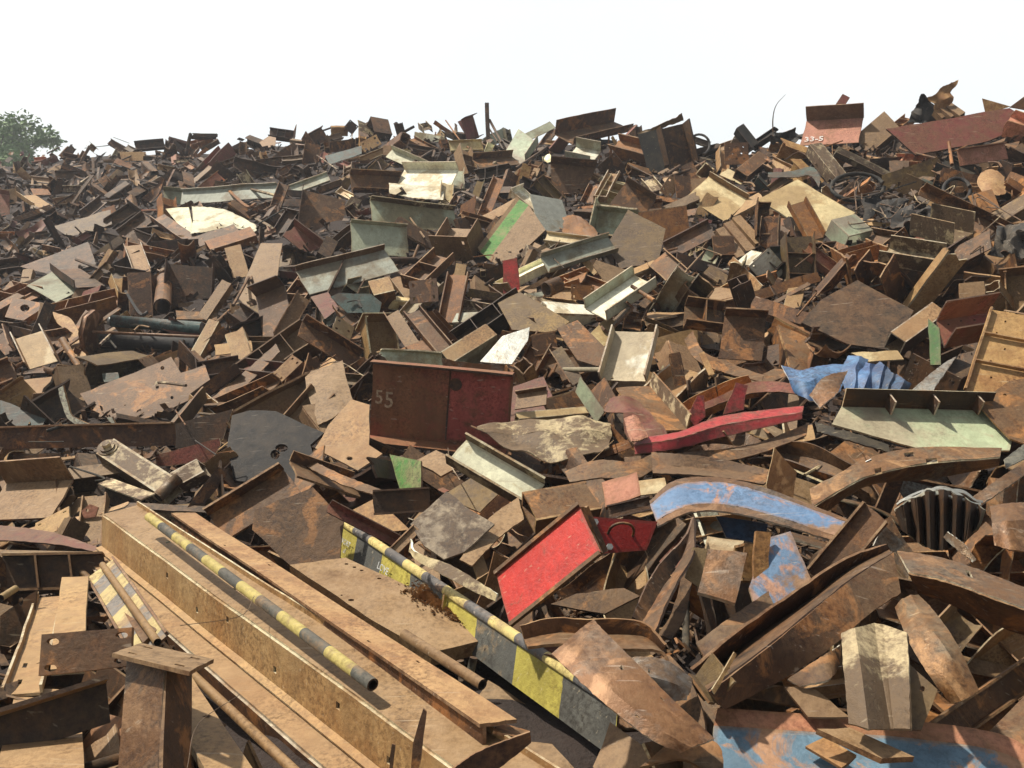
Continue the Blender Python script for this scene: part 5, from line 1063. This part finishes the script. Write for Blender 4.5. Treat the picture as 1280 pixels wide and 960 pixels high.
# ------------------------------------------------------------- the mass of pieces between them
rf = random.Random(21)
def proto_meshes(kind, mat, var):
    """each: list of (part name, mesh); built lying along X, centred, real size"""
    r = random.Random(hash((len(kind), ord(kind[0]), ord(kind[-1]), var)) & 0xffff)
    X, Y, Z = Vector((1, 0, 0)), Vector((0, 1, 0)), Vector((0, 0, 1))
    mats = [mat, EDGE.get(mat, 'edge')]; out = []
    L_ = r.uniform(.65, 1.25); w = r.uniform(.26, .46); h = w * r.uniform(.3, .55); t = r.uniform(.014, .030)
    seed = var * 7 + len(kind)
    def S(nm, a, u, v, n, tt=t, holes=(), jag=.03, wa=.035, nu=6, nv=3): out.append((nm, slab(a, u, v, n, tt, mats, seed, wa, holes, jag, nu=nu, nv=nv)))
    a = -X * L_ / 2 - Y * w / 2
    four = [(.08, .2, .022, .05), (.92, .2, .022, .05), (.08, .8, .022, .05), (.92, .8, .022, .05)]
    if kind in ('steel_channel', 'steel_beam', 'bolted_stub', 'ribbed_beam'):
        S('web', a, X * L_, Y * w, Z)
        lo = -h if kind != 'steel_channel' else 0
        for e, sg in ((a, -1), (a + Y * w, 1)): S('flange', e + Y * sg * t * .5 + Z * (lo - (t * .5 if lo == 0 else 0)), X * L_, Z * (h - lo), Y)
        if kind == 'bolted_stub':
            ex = w * .2
            S('end_plate', -X * (L_ / 2 + .012) - Y * (w / 2 + ex) - Z * (h + ex), Y * (w + 2 * ex), Z * (2 * h + 2 * ex), X, .02, [(.13, .15, .045, .035), (.87, .15, .045, .035), (.13, .85, .045, .035), (.87, .85, .045, .035)], 0, 0, 4, 4)
        if kind == 'ribbed_beam':
            for k in range(2): S('stiffener', a + X * L_ * (k + 1) / 3 + Z * t, Y * w, Z * h * .9, X, .012, (), 0, 0, 3, 2)
    elif kind == 'steel_angle':
        S('leg', a, X * L_, Y * w * .6, Z); S('leg', a - Y * t * .5 - Z * t * .5, X * L_, Z * w * .55, Y)
    elif kind == 'steel_plate':
        S('plate', a * .9, X * L_ * .8, Y * w * 1.5, Z, holes=(), jag=.03, wa=.035)
    elif kind == 'base_plate':
        S('plate', a * .7, X * L_ * .55, Y * w * .9, Z, .02, [(.13, .2, .05, .035), (.87, .2, .05, .035), (.13, .8, .05, .035), (.87, .8, .05, .035)], .003, .004)
    elif kind == 'box_section':
        w *= .75; h = w * r.uniform(.6, 1); a = -X * L_ / 2 - Y * w / 2
        S('wall', a, X * L_, Y * w, Z); S('wall', a - Z * h, X * L_, Y * w, Z)
        for e in (a, a + Y * w): S('wall', e - Z * (h - t * .5 - .001), X * L_, Z * (h - t - .002), Y)
    elif kind == 'steel_pipe':
        rr = r.uniform(.03, .07); out.append(('pipe', tube_mesh([-X * L_ * .4, X * L_ * .4], rr, [mat, 'edge_dark'], 14, True)))
    elif kind == 'steel_strip':
        S('strip', -X * L_ * .7 - Y * .05, X * L_ * 1.4, Y * r.uniform(.07, .14), Z, .02, wa=.05, nu=10)
    elif kind in ('curved_sheet', 'bent_channel'):
        n, m = 20, 6; G = []; NN = []; UVs = []; bow = r.uniform(.12, .35) * (1 if r.random() < .5 else -1); tw = r.uniform(-.7, .7); sec = r.uniform(.4, 1.2)
        LL = L_ * 1.25
        for i in range(n):
            s = i / (n - 1) - .5; col = []
            for j in range(m + 1):
                q = j / m - .5; ang = tw * s
                yy = q * w * (1.0 - .25 * abs(s)) ; zz = sec * (q * q) * w + .012 * math.sin(9 * s + 5 * q)
                if kind == 'bent_channel' and j in (0, m): zz += w * .28; yy *= .80
                y2 = yy * math.cos(ang) - zz * math.sin(ang); z2 = yy * math.sin(ang) + zz * math.cos(ang)
                col.append(Vector((s * LL, y2, z2 + bow * (4 * s * s) * LL * .5)) + noise.noise_vector(Vector((s * 3, q * 3, var))) * .03)
            G.append(col); UVs.append([(0, 0)] * (m + 1))
        for i in range(n):
            rr = []
            for j in range(m + 1):
                u = G[min(i + 1, n - 1)][j] - G[max(i - 1, 0)][j]; v = G[i][min(j + 1, m)] - G[i][max(j - 1, 0)]
                rr.append(u.cross(v).normalized())
            NN.append(rr)
        out.append(('sheet', grid_mesh(G, NN, .012, mats, None, UVs, True)))
    elif kind == 'gusset_plate':
        k = w * 1.3
        vs = [Vector(p) for p in ((0, 0, 0), (k, 0, 0), (k, k * .3, 0), (k * .3, k, 0), (0, k, 0))]; o_ = Vector((k * .4, k * .4, 0))
        V2 = [v - o_ + Z * .008 for v in vs] + [v - o_ - Z * .008 for v in vs]
        F = [tuple(range(5)), tuple(reversed(range(5, 10)))] + [(i, i + 5, (i + 1) % 5 + 5, (i + 1) % 5) for i in range(5)]
        F = [f if i < 2 else tuple(reversed(f)) for i, f in enumerate(F)]
        out.append(('plate', mesh_from(V2, F, [0, 0] + [1] * 5, mats)))
    return out
PC = {}
def proto(kind, mat, var):
    key = (kind, mat, var)
    if key not in PC:
        pm = proto_meshes(kind, mat, var)
        bm = bmesh.new()
        for nm, me in pm: bm.from_mesh(me)
        jm = bpy.data.meshes.new('scrap'); bm.to_mesh(jm); bm.free()
        for m in (mat, EDGE.get(mat, 'edge')): jm.materials.append(MATS[m])
        vs = [v.co.copy() for v in jm.vertices]
        tris = [tuple(p.vertices) for p in jm.polygons]
        PC[key] = (pm, jm, vs, tris)
    return PC[key]
def bvh_all(extra=()):
    V, F = [], []
    for t in THINGS:
        for o in t.parts:
            mw = t.root.matrix_world if False else None
            base = o.location.copy() if o.parent is None else o.parent.location + o.location
            if getattr(t, 'M', None) is not None: continue
            b = len(V); V += [v.co + base for v in o.data.vertices]; F += [tuple(i + b for i in p.vertices) for p in o.data.polygons]
    for (M, vs, tr) in extra:
        b = len(V); V += [M @ v for v in vs]; F += [tuple(i + b for i in p) for p in tr]
    return BVHTree.FromPolygons(V, F)
mvs = [v.co.copy() for v in mound.data.vertices]; MB = BVHTree.FromPolygons(mvs, [tuple(p.vertices) for p in mound.data.polygons])
HB = bvh_all()
fill = []      # (M, vs, tris)
FB = None
def hit(b, px, py):
    if b is None: return None
    d = (Wp(px, py, 1) - EYE).normalized(); h = b.ray_cast(EYE, d)
    return h[3] if h[0] is not None else None
def region_mats(px, py):
    base = ['brown'] * 8 + ['dusty'] * 4 + ['dark'] * 6 + ['mauve'] * 3 + ['orange'] * 3 + ['tan'] * 4 + ['ochre'] * 1 + ['olive'] * 1 + ['maroon'] * 1
    if px < 420 and py < 330: base += ['dark'] * 5 + ['maroon'] * 2 + ['pink'] * 1 + ['mauve'] * 5 + ['mottled']
    if 380 < px < 960 and 150 < py < 480: base += ['greygreen'] * 3 + ['white', 'cream', 'cream', 'mottled', 'mottled', 'tan', 'tan', 'ochre', 'orange']
    if px > 900 and py < 330: base += ['ochre', 'ochre', 'black', 'black', 'teal', 'mottled', 'pink']
    if py > 520 and px > 600: base += ['rustgrey'] * 6 + ['brown'] * 4 + ['steelgrey']
    if py > 620 and px < 420: base += ['dusty'] * 5
    return base
def region_kinds(px, py):
    if py > 500 and px > 560: return ['curved_sheet'] * 6 + ['bent_channel'] * 6 + ['steel_channel'] * 2 + ['steel_plate'] * 2 + ['steel_strip'] * 2 + ['steel_angle'] * 2 + ['gusset_plate']
    k = ['steel_channel'] * 7 + ['steel_beam'] * 6 + ['steel_angle'] * 5 + ['box_section'] * 6 + ['bolted_stub'] * 6 + ['ribbed_beam'] * 5 + ['steel_plate'] * 1 + ['base_plate'] * 3 + ['steel_pipe'] * 2 + ['steel_strip'] * 4 + ['gusset_plate'] * 1 + ['curved_sheet'] * 1
    if px < 350 and py < 330: k += ['curved_sheet'] * 4 + ['steel_strip'] * 5 + ['steel_angle'] * 2
    return k
MAXK = 285; counts = {}
def try_place(px, py, push, smin, smax, occ=.10):
    kind = rf.choice(region_kinds(px, py)); mat = rf.choice(region_mats(px, py)); var = rf.randrange(5)
    if kind == 'steel_pipe' and mat not in ('brown', 'dark', 'mauve'): mat = 'dark'
    if counts.get(kind, 0) >= MAXK: return False
    pm, jm, vs, tr = proto(kind, mat, var)
    D = HD(px, py); near = .62 if D < 6 else (.85 if D < 9 else (.9 if D < 20 else .95))
    s = rf.uniform(smin, smax) * near
    D += push * near
    C = Wp(px, py, D)
    n = Vector((rf.gauss(0, .55), -.55 + rf.gauss(0, .45), .75 + rf.gauss(0, .25))).normalized()
    if rf.random() < .2: n = Vector((rf.gauss(0, 1), rf.gauss(0, 1), rf.gauss(0, 1))).normalized()
    x = n.orthogonal().normalized(); x = Matrix.Rotation(rf.uniform(0, 6.28), 3, n) @ x
    y = n.cross(x)
    M = Matrix.Translation(C) @ Matrix((x, y, n)).transposed().to_4x4() @ Matrix.Scale(s, 4)
    st = max(1, len(vs) // 26); bad = tot = 0; top = 1e9; xs_ = []; ys_ = []
    for v in vs[::st]:
        w_ = M @ v; qx, qy, qd = proj(w_); tot += 1; xs_.append(qx); ys_.append(qy)
        if w_.z < .02: return False
        if qd < 2.3: return False
        if -60 < qx < 1340:
            lim = crest(qx) - 15 - (14 if rf.random() < .04 else 0)
            if 70 > qx: lim = crest(qx) - 6
            if qy < lim: return False
        d = (w_ - EYE); L_ = d.length; h = HB.ray_cast(EYE, d / L_)
        if h[0] is not None and h[3] > L_ + .02: bad += 1
    if D < 5.5: occ = 0.0
    if bad > occ * tot: return False
    if D < 9:
        for f in tr[::(1 if D < 5.8 else max(1, len(tr) // 30))]:
            w_ = M @ (sum((vs[i] for i in f), Vector()) / len(f)); d = w_ - EYE; L_ = d.length; h = HB.ray_cast(EYE, d / L_)
            if h[0] is not None and h[3] > L_ + .02: return False
    fill.append((M, vs, tr)); counts[kind] = counts.get(kind, 0) + 1
    SEED[0] += 1
    F_ = T(); F_.M = M; F_.kind = kind; F_.mat = mat; F_.pm = pm; F_.jm = jm; F_.size = math.hypot(max(xs_) - min(xs_), max(ys_) - min(ys_)); F_.c = (sum(xs_) / tot, sum(ys_) / tot); FL.append(F_)
    return True
FL = []
def cells(step, margin=150):
    rf.seed(step * 1000 + 5)
    out = []
    x = -margin
    while x < 1280 + margin:
        y = crest(x) + 2
        while y < 975:
            out.append((x + rf.uniform(-step, step) * .4, y + rf.uniform(-step, step) * .35)); 
            y += step * (.62 if y < 330 else .8)
        x += step
    rf.shuffle(out); return out
def fill_pass(step, push, smin, smax, tries, occ):
    global FB
    FB = None
    if fill:
        V, F = [], []
        for (M, vs, tr) in fill:
            b = len(V); V += [M @ v for v in vs]; F += [tuple(i + b for i in p) for p in tr]
        FB = BVHTree.FromPolygons(V, F)
    local = []
    for (x, y) in cells(step):
        if step < 22 and y > 470 and x > 540: continue
        if hit(HB, x, y) is not None or hit(FB, x, y) is not None: continue
        if any((x - a) ** 2 + (y - b) ** 2 < (step * .55) ** 2 for a, b in local): continue
        for k in range(tries):
            rf.seed(int(x * 8) * 10007 + int(y * 8) * 31 + k * 101 + step)
            if try_place(x, y, push, smin, smax, occ): local.append((x, y)); break
fill_pass(38, .05, .75, 1.2, 5, .06)
fill_pass(27, .12, .6, 1.0, 5, .05)
fill_pass(20, .20, .5, .85, 5, .04)
fill_pass(15, .27, .4, .7, 5, .03)
print('FILL', len(FL), counts)
for F_ in FL:
    rnd = random.Random(int(F_.c[0] * 31 + F_.c[1] * 17))
    v = rnd.uniform(.55, 1.4); c = (v, v * rnd.uniform(.75, .98), rnd.random(), 1)
    base = F_.M.translation.copy()
    if F_.size > 42 and len(F_.pm) > 1:
        root = make_root(F_.kind, (0, 0, 0)); root.matrix_world = F_.M; parts = []
        for nm, me in F_.pm: parts.append(link_mesh(nm, me, root)); parts[-1].color = c
    else:
        root = link_mesh(F_.kind, F_.jm); root.matrix_world = F_.M; root.color = c; parts = [root]
    t = T(); t.root = root; t.noun = F_.kind; t.mat = F_.mat; t.label = None; t.lm = None; t.group = None; t.parts = parts; t.filler = True; t.c = F_.c; t.size = F_.size; t.cat = None; t.M = F_.M
    THINGS.append(t)
# ------------------------------------------------------------- small litter in the gaps (nobody could count it)
vs, fs, mi = [], [], []
rf.seed(77)
for k in range(20000):
    px = rf.uniform(-80, 1360); c = crest(px); py = c + 6 + (rf.random() ** 1.3) * (960 - c)
    if py > 830 and px < 950: continue
    h = MB.ray_cast(EYE, (Wp(px, py, 1) - EYE).normalized())
    if h[0] is None: continue
    p = h[0] + Vector((0, -.05, .04)); a = Vector((rf.gauss(0, 1), rf.gauss(0, 1), rf.gauss(0, .6))).normalized(); b = a.orthogonal().normalized(); b = Matrix.Rotation(rf.uniform(0, 6), 3, a) @ b; c2 = a.cross(b)
    sc_ = h[3] / 14; l = rf.uniform(.03, .26) * (.5 + sc_ * .6); w = rf.uniform(.008, .08) * (.5 + sc_ * .6); tt_ = .012
    n0 = len(vs)
    for sx in (-1, 1):
        for sy in (-1, 1):
            for sz in (-1, 1): vs.append(p + a * sx * l * .5 * rf.uniform(.8, 1) + b * sy * w * .5 + c2 * sz * tt_ * .5)
    fs += [(n0, n0 + 1, n0 + 3, n0 + 2), (n0 + 4, n0 + 6, n0 + 7, n0 + 5), (n0, n0 + 4, n0 + 5, n0 + 1), (n0 + 2, n0 + 3, n0 + 7, n0 + 6), (n0, n0 + 2, n0 + 6, n0 + 4), (n0 + 1, n0 + 5, n0 + 7, n0 + 3)]
    m_ = rf.choice([0, 0, 0, 1, 1, 2, 3]); mi += [m_] * 6
me = mesh_from(vs, fs, mi, ['dark', 'dark', 'brown', 'dusty'])
o = bpy.data.objects.new('scrap_litter', me); COL.objects.link(o); o['kind'] = 'stuff'; o['label'] = 'small rusty scraps and slivers littering the gaps of the heap'; o['category'] = 'scrap litter'; o.color = (.9, .85, .3, 1)
# rust crumbs on the slab
vs, fs = [], []
for k in range(2200):
    u_ = rf.random(); px = 520 + 75 * u_ + rf.gauss(0, 9); py = 738 + 38 * u_ + rf.gauss(0, 5)
    p = Wp(px, py, 4.45); s_ = rf.uniform(.003, .010)
    d = (Wp(px, py, 1) - EYE); n_ = Vector((0, -.2, .98)).normalized(); C0 = Wp(*cen([(362, 706), (432, 697), (500, 728), (637, 792), (538, 816), (470, 778)]), 4.45)
    p = EYE + d * ((C0 - EYE).dot(n_) / d.dot(n_)) + n_ * s_ * .6
    n0 = len(vs); vs += [p + Vector((s_, 0, 0)), p + Vector((-s_, s_ * .3, 0)), p + Vector((0, s_, 0)), p + Vector((0, -s_ * .4, s_))]
    fs += [(n0, n0 + 2, n0 + 3), (n0 + 2, n0 + 1, n0 + 3), (n0 + 1, n0, n0 + 3)]
me = mesh_from(vs, fs, [0] * len(fs), ['ochre'])
o = bpy.data.objects.new('rust_crumbs', me); COL.objects.link(o); o['kind'] = 'stuff'; o['label'] = 'loose rust crumbs spilled on the wide dusty slab'; o['category'] = 'rust crumbs'; o.color = (1, 1, .2, 1)
# thin wires and fibres
for i, (a, m_, b) in enumerate((((234, 960), (248, 905), (300, 868)), ((225, 782), (300, 770), (318, 745)), ((380, 470), (420, 452), (455, 470)), ((560, 560), (563, 580), (575, 600)), ((1040, 90 + 110), (1046, 215), (1040, 235)), ((1100, 255), (1130, 262), (1150, 282)), ((455, 210), (470, 200), (478, 215)), ((700, 300), (690, 318), (705, 335)), ((980, 200), (1000, 190), (1020, 205)), ((880, 235), (900, 228), (912, 240)))):
    t = Pipe(a, b, .5 if a[1] > 700 else .7, 'mottled' if i < 4 else 'dark', mid=[m_], dd=.75, hollow=False, name='steel_wire', seg=5)
    if i == 0: t.label = 'thin pale wire curling beside the capped post'
# ------------------------------------------------------------- labels: what each piece is and what it lies beside
def tcentre(t):
    if t.filler: return t.c, t.size
    xs_, ys_ = [], []
    for o in t.parts:
        base = o.location if o.parent is None else o.parent.location + o.location
        vv = list(o.data.vertices)
        for v in vv[::max(1, len(vv) // 12)]:
            q = proj(v.co + base); xs_.append(q[0]); ys_.append(q[1])
    return (sum(xs_) / len(xs_), sum(ys_) / len(ys_)), math.hypot(max(xs_) - min(xs_), max(ys_) - min(ys_))
for t in THINGS:
    t.c, t.size = tcentre(t)
LMS = [t for t in THINGS if t.lm]
def say(t):
    n = SAY.get(t.noun, t.noun.replace('_', ' '))
    sz = 'tiny' if t.size < 22 else 'small' if t.size < 40 else 'short' if t.size < 75 else 'long'
    if n in ('plate', 'base plate with holes', 'curved sheet', 'gusset plate') and sz in ('short', 'long'): sz = 'medium' if sz == 'short' else 'large'
    return sz + ' ' + WORDS.get(t.mat, t.mat) + ' ' + n
def rel(t, l):
    dx, dy = t.c[0] - l.c[0], t.c[1] - l.c[1]; far = 'just ' if math.hypot(dx, dy) < 45 else ''
    if abs(dx) > abs(dy) * 2.2: w = ('right of' if dx > 0 else 'left of')
    elif abs(dy) > abs(dx) * 2.2: w = ('below' if dy > 0 else 'above')
    else: w = ('below and ' if dy > 0 else 'above and ') + ('right of' if dx > 0 else 'left of')
    return far + w
todo = [t for t in THINGS if not t.label]
for t in todo:
    ls = sorted((l for l in LMS if l is not t), key=lambda l: (l.c[0] - t.c[0]) ** 2 + (l.c[1] - t.c[1]) ** 2)
    t.l1, t.l2 = ls[0], ls[1]; t.stage = 0
    t.label = say(t) + ' ' + rel(t, t.l1) + ' ' + t.l1.lm
def dupes():
    d = {}
    for t in THINGS: d.setdefault(t.label, []).append(t)
    return {k: v for k, v in d.items() if len(v) > 1}
ORD = ['leftmost', 'second from left', 'third from left', 'fourth from left', 'fifth from left', 'sixth from left', 'seventh from left', 'eighth from left']
for k, v in list(dupes().items()):
    v.sort(key=lambda t: t.c[1])
    names = {2: ['upper', 'lower'], 3: ['upper', 'middle', 'lower']}.get(len(v))
    if names:
        for t, nm in zip(v, names): t.label = nm + ' ' + k
    else:
        v.sort(key=lambda t: t.c[0])
        for i, t in enumerate(v): t.label = (ORD[i] if i < 7 else 'rightmost') + ' ' + k
GRP = {'steel_channel': 'steel channel offcuts in the heap', 'steel_beam': 'steel beam offcuts in the heap', 'steel_angle': 'angle iron offcuts in the heap', 'steel_plate': 'steel plate offcuts in the heap', 'box_section': 'box section offcuts in the heap',
       'base_plate': 'base plates in the heap', 'bolted_stub': 'bolted beam stubs in the heap', 'ribbed_beam': 'ribbed beam stubs in the heap', 'steel_pipe': 'pipe offcuts in the heap', 'steel_strip': 'steel strips in the heap', 'bent_strip': 'bent strips in the heap',
       'curved_sheet': 'curved sheets in the heap', 'bent_channel': 'bent channels in the heap', 'gusset_plate': 'gusset plates in the heap', 'steel_rod': 'rods in the heap', 'steel_wire': 'wires in the heap', 'torn_sheet': 'torn sheets of the dark fan', 'crumpled_sheet': 'crumpled black sheets'}
CAT = {'steel_channel': 'channel', 'steel_beam': 'beam', 'steel_angle': 'angle iron', 'steel_plate': 'plate', 'box_section': 'box section', 'base_plate': 'base plate', 'bolted_stub': 'beam stub', 'ribbed_beam': 'beam stub', 'steel_pipe': 'pipe', 'striped_pipe': 'pipe',
       'steel_strip': 'strip', 'bent_strip': 'strip', 'curved_sheet': 'sheet metal', 'bent_channel': 'channel', 'gusset_plate': 'gusset', 'steel_rod': 'rod', 'steel_wire': 'wire', 'torn_sheet': 'sheet metal', 'box_girder': 'girder', 'striped_girder': 'girder', 'arched_strip': 'strip', 'painted_plate': 'plate', 'crumpled_sheet': 'sheet metal'}
nl = {}
for t in THINGS:
    ws = t.label.replace(' just ', ' ').split() if len(t.label.split()) > 16 else t.label.split()
    t.root['kind'] = 'thing'; t.root['label'] = ' '.join(ws[:16]); t.root['category'] = t.cat or CAT.get(t.noun, t.noun.replace('_', ' '))
    if t.noun in GRP: t.root['group'] = GRP[t.noun]
print('DUPES', len(dupes()), 'THINGS', len(THINGS), 'OBJECTS', len(bpy.data.objects), 'LONG', sum(len(t.label.split()) > 16 for t in THINGS))
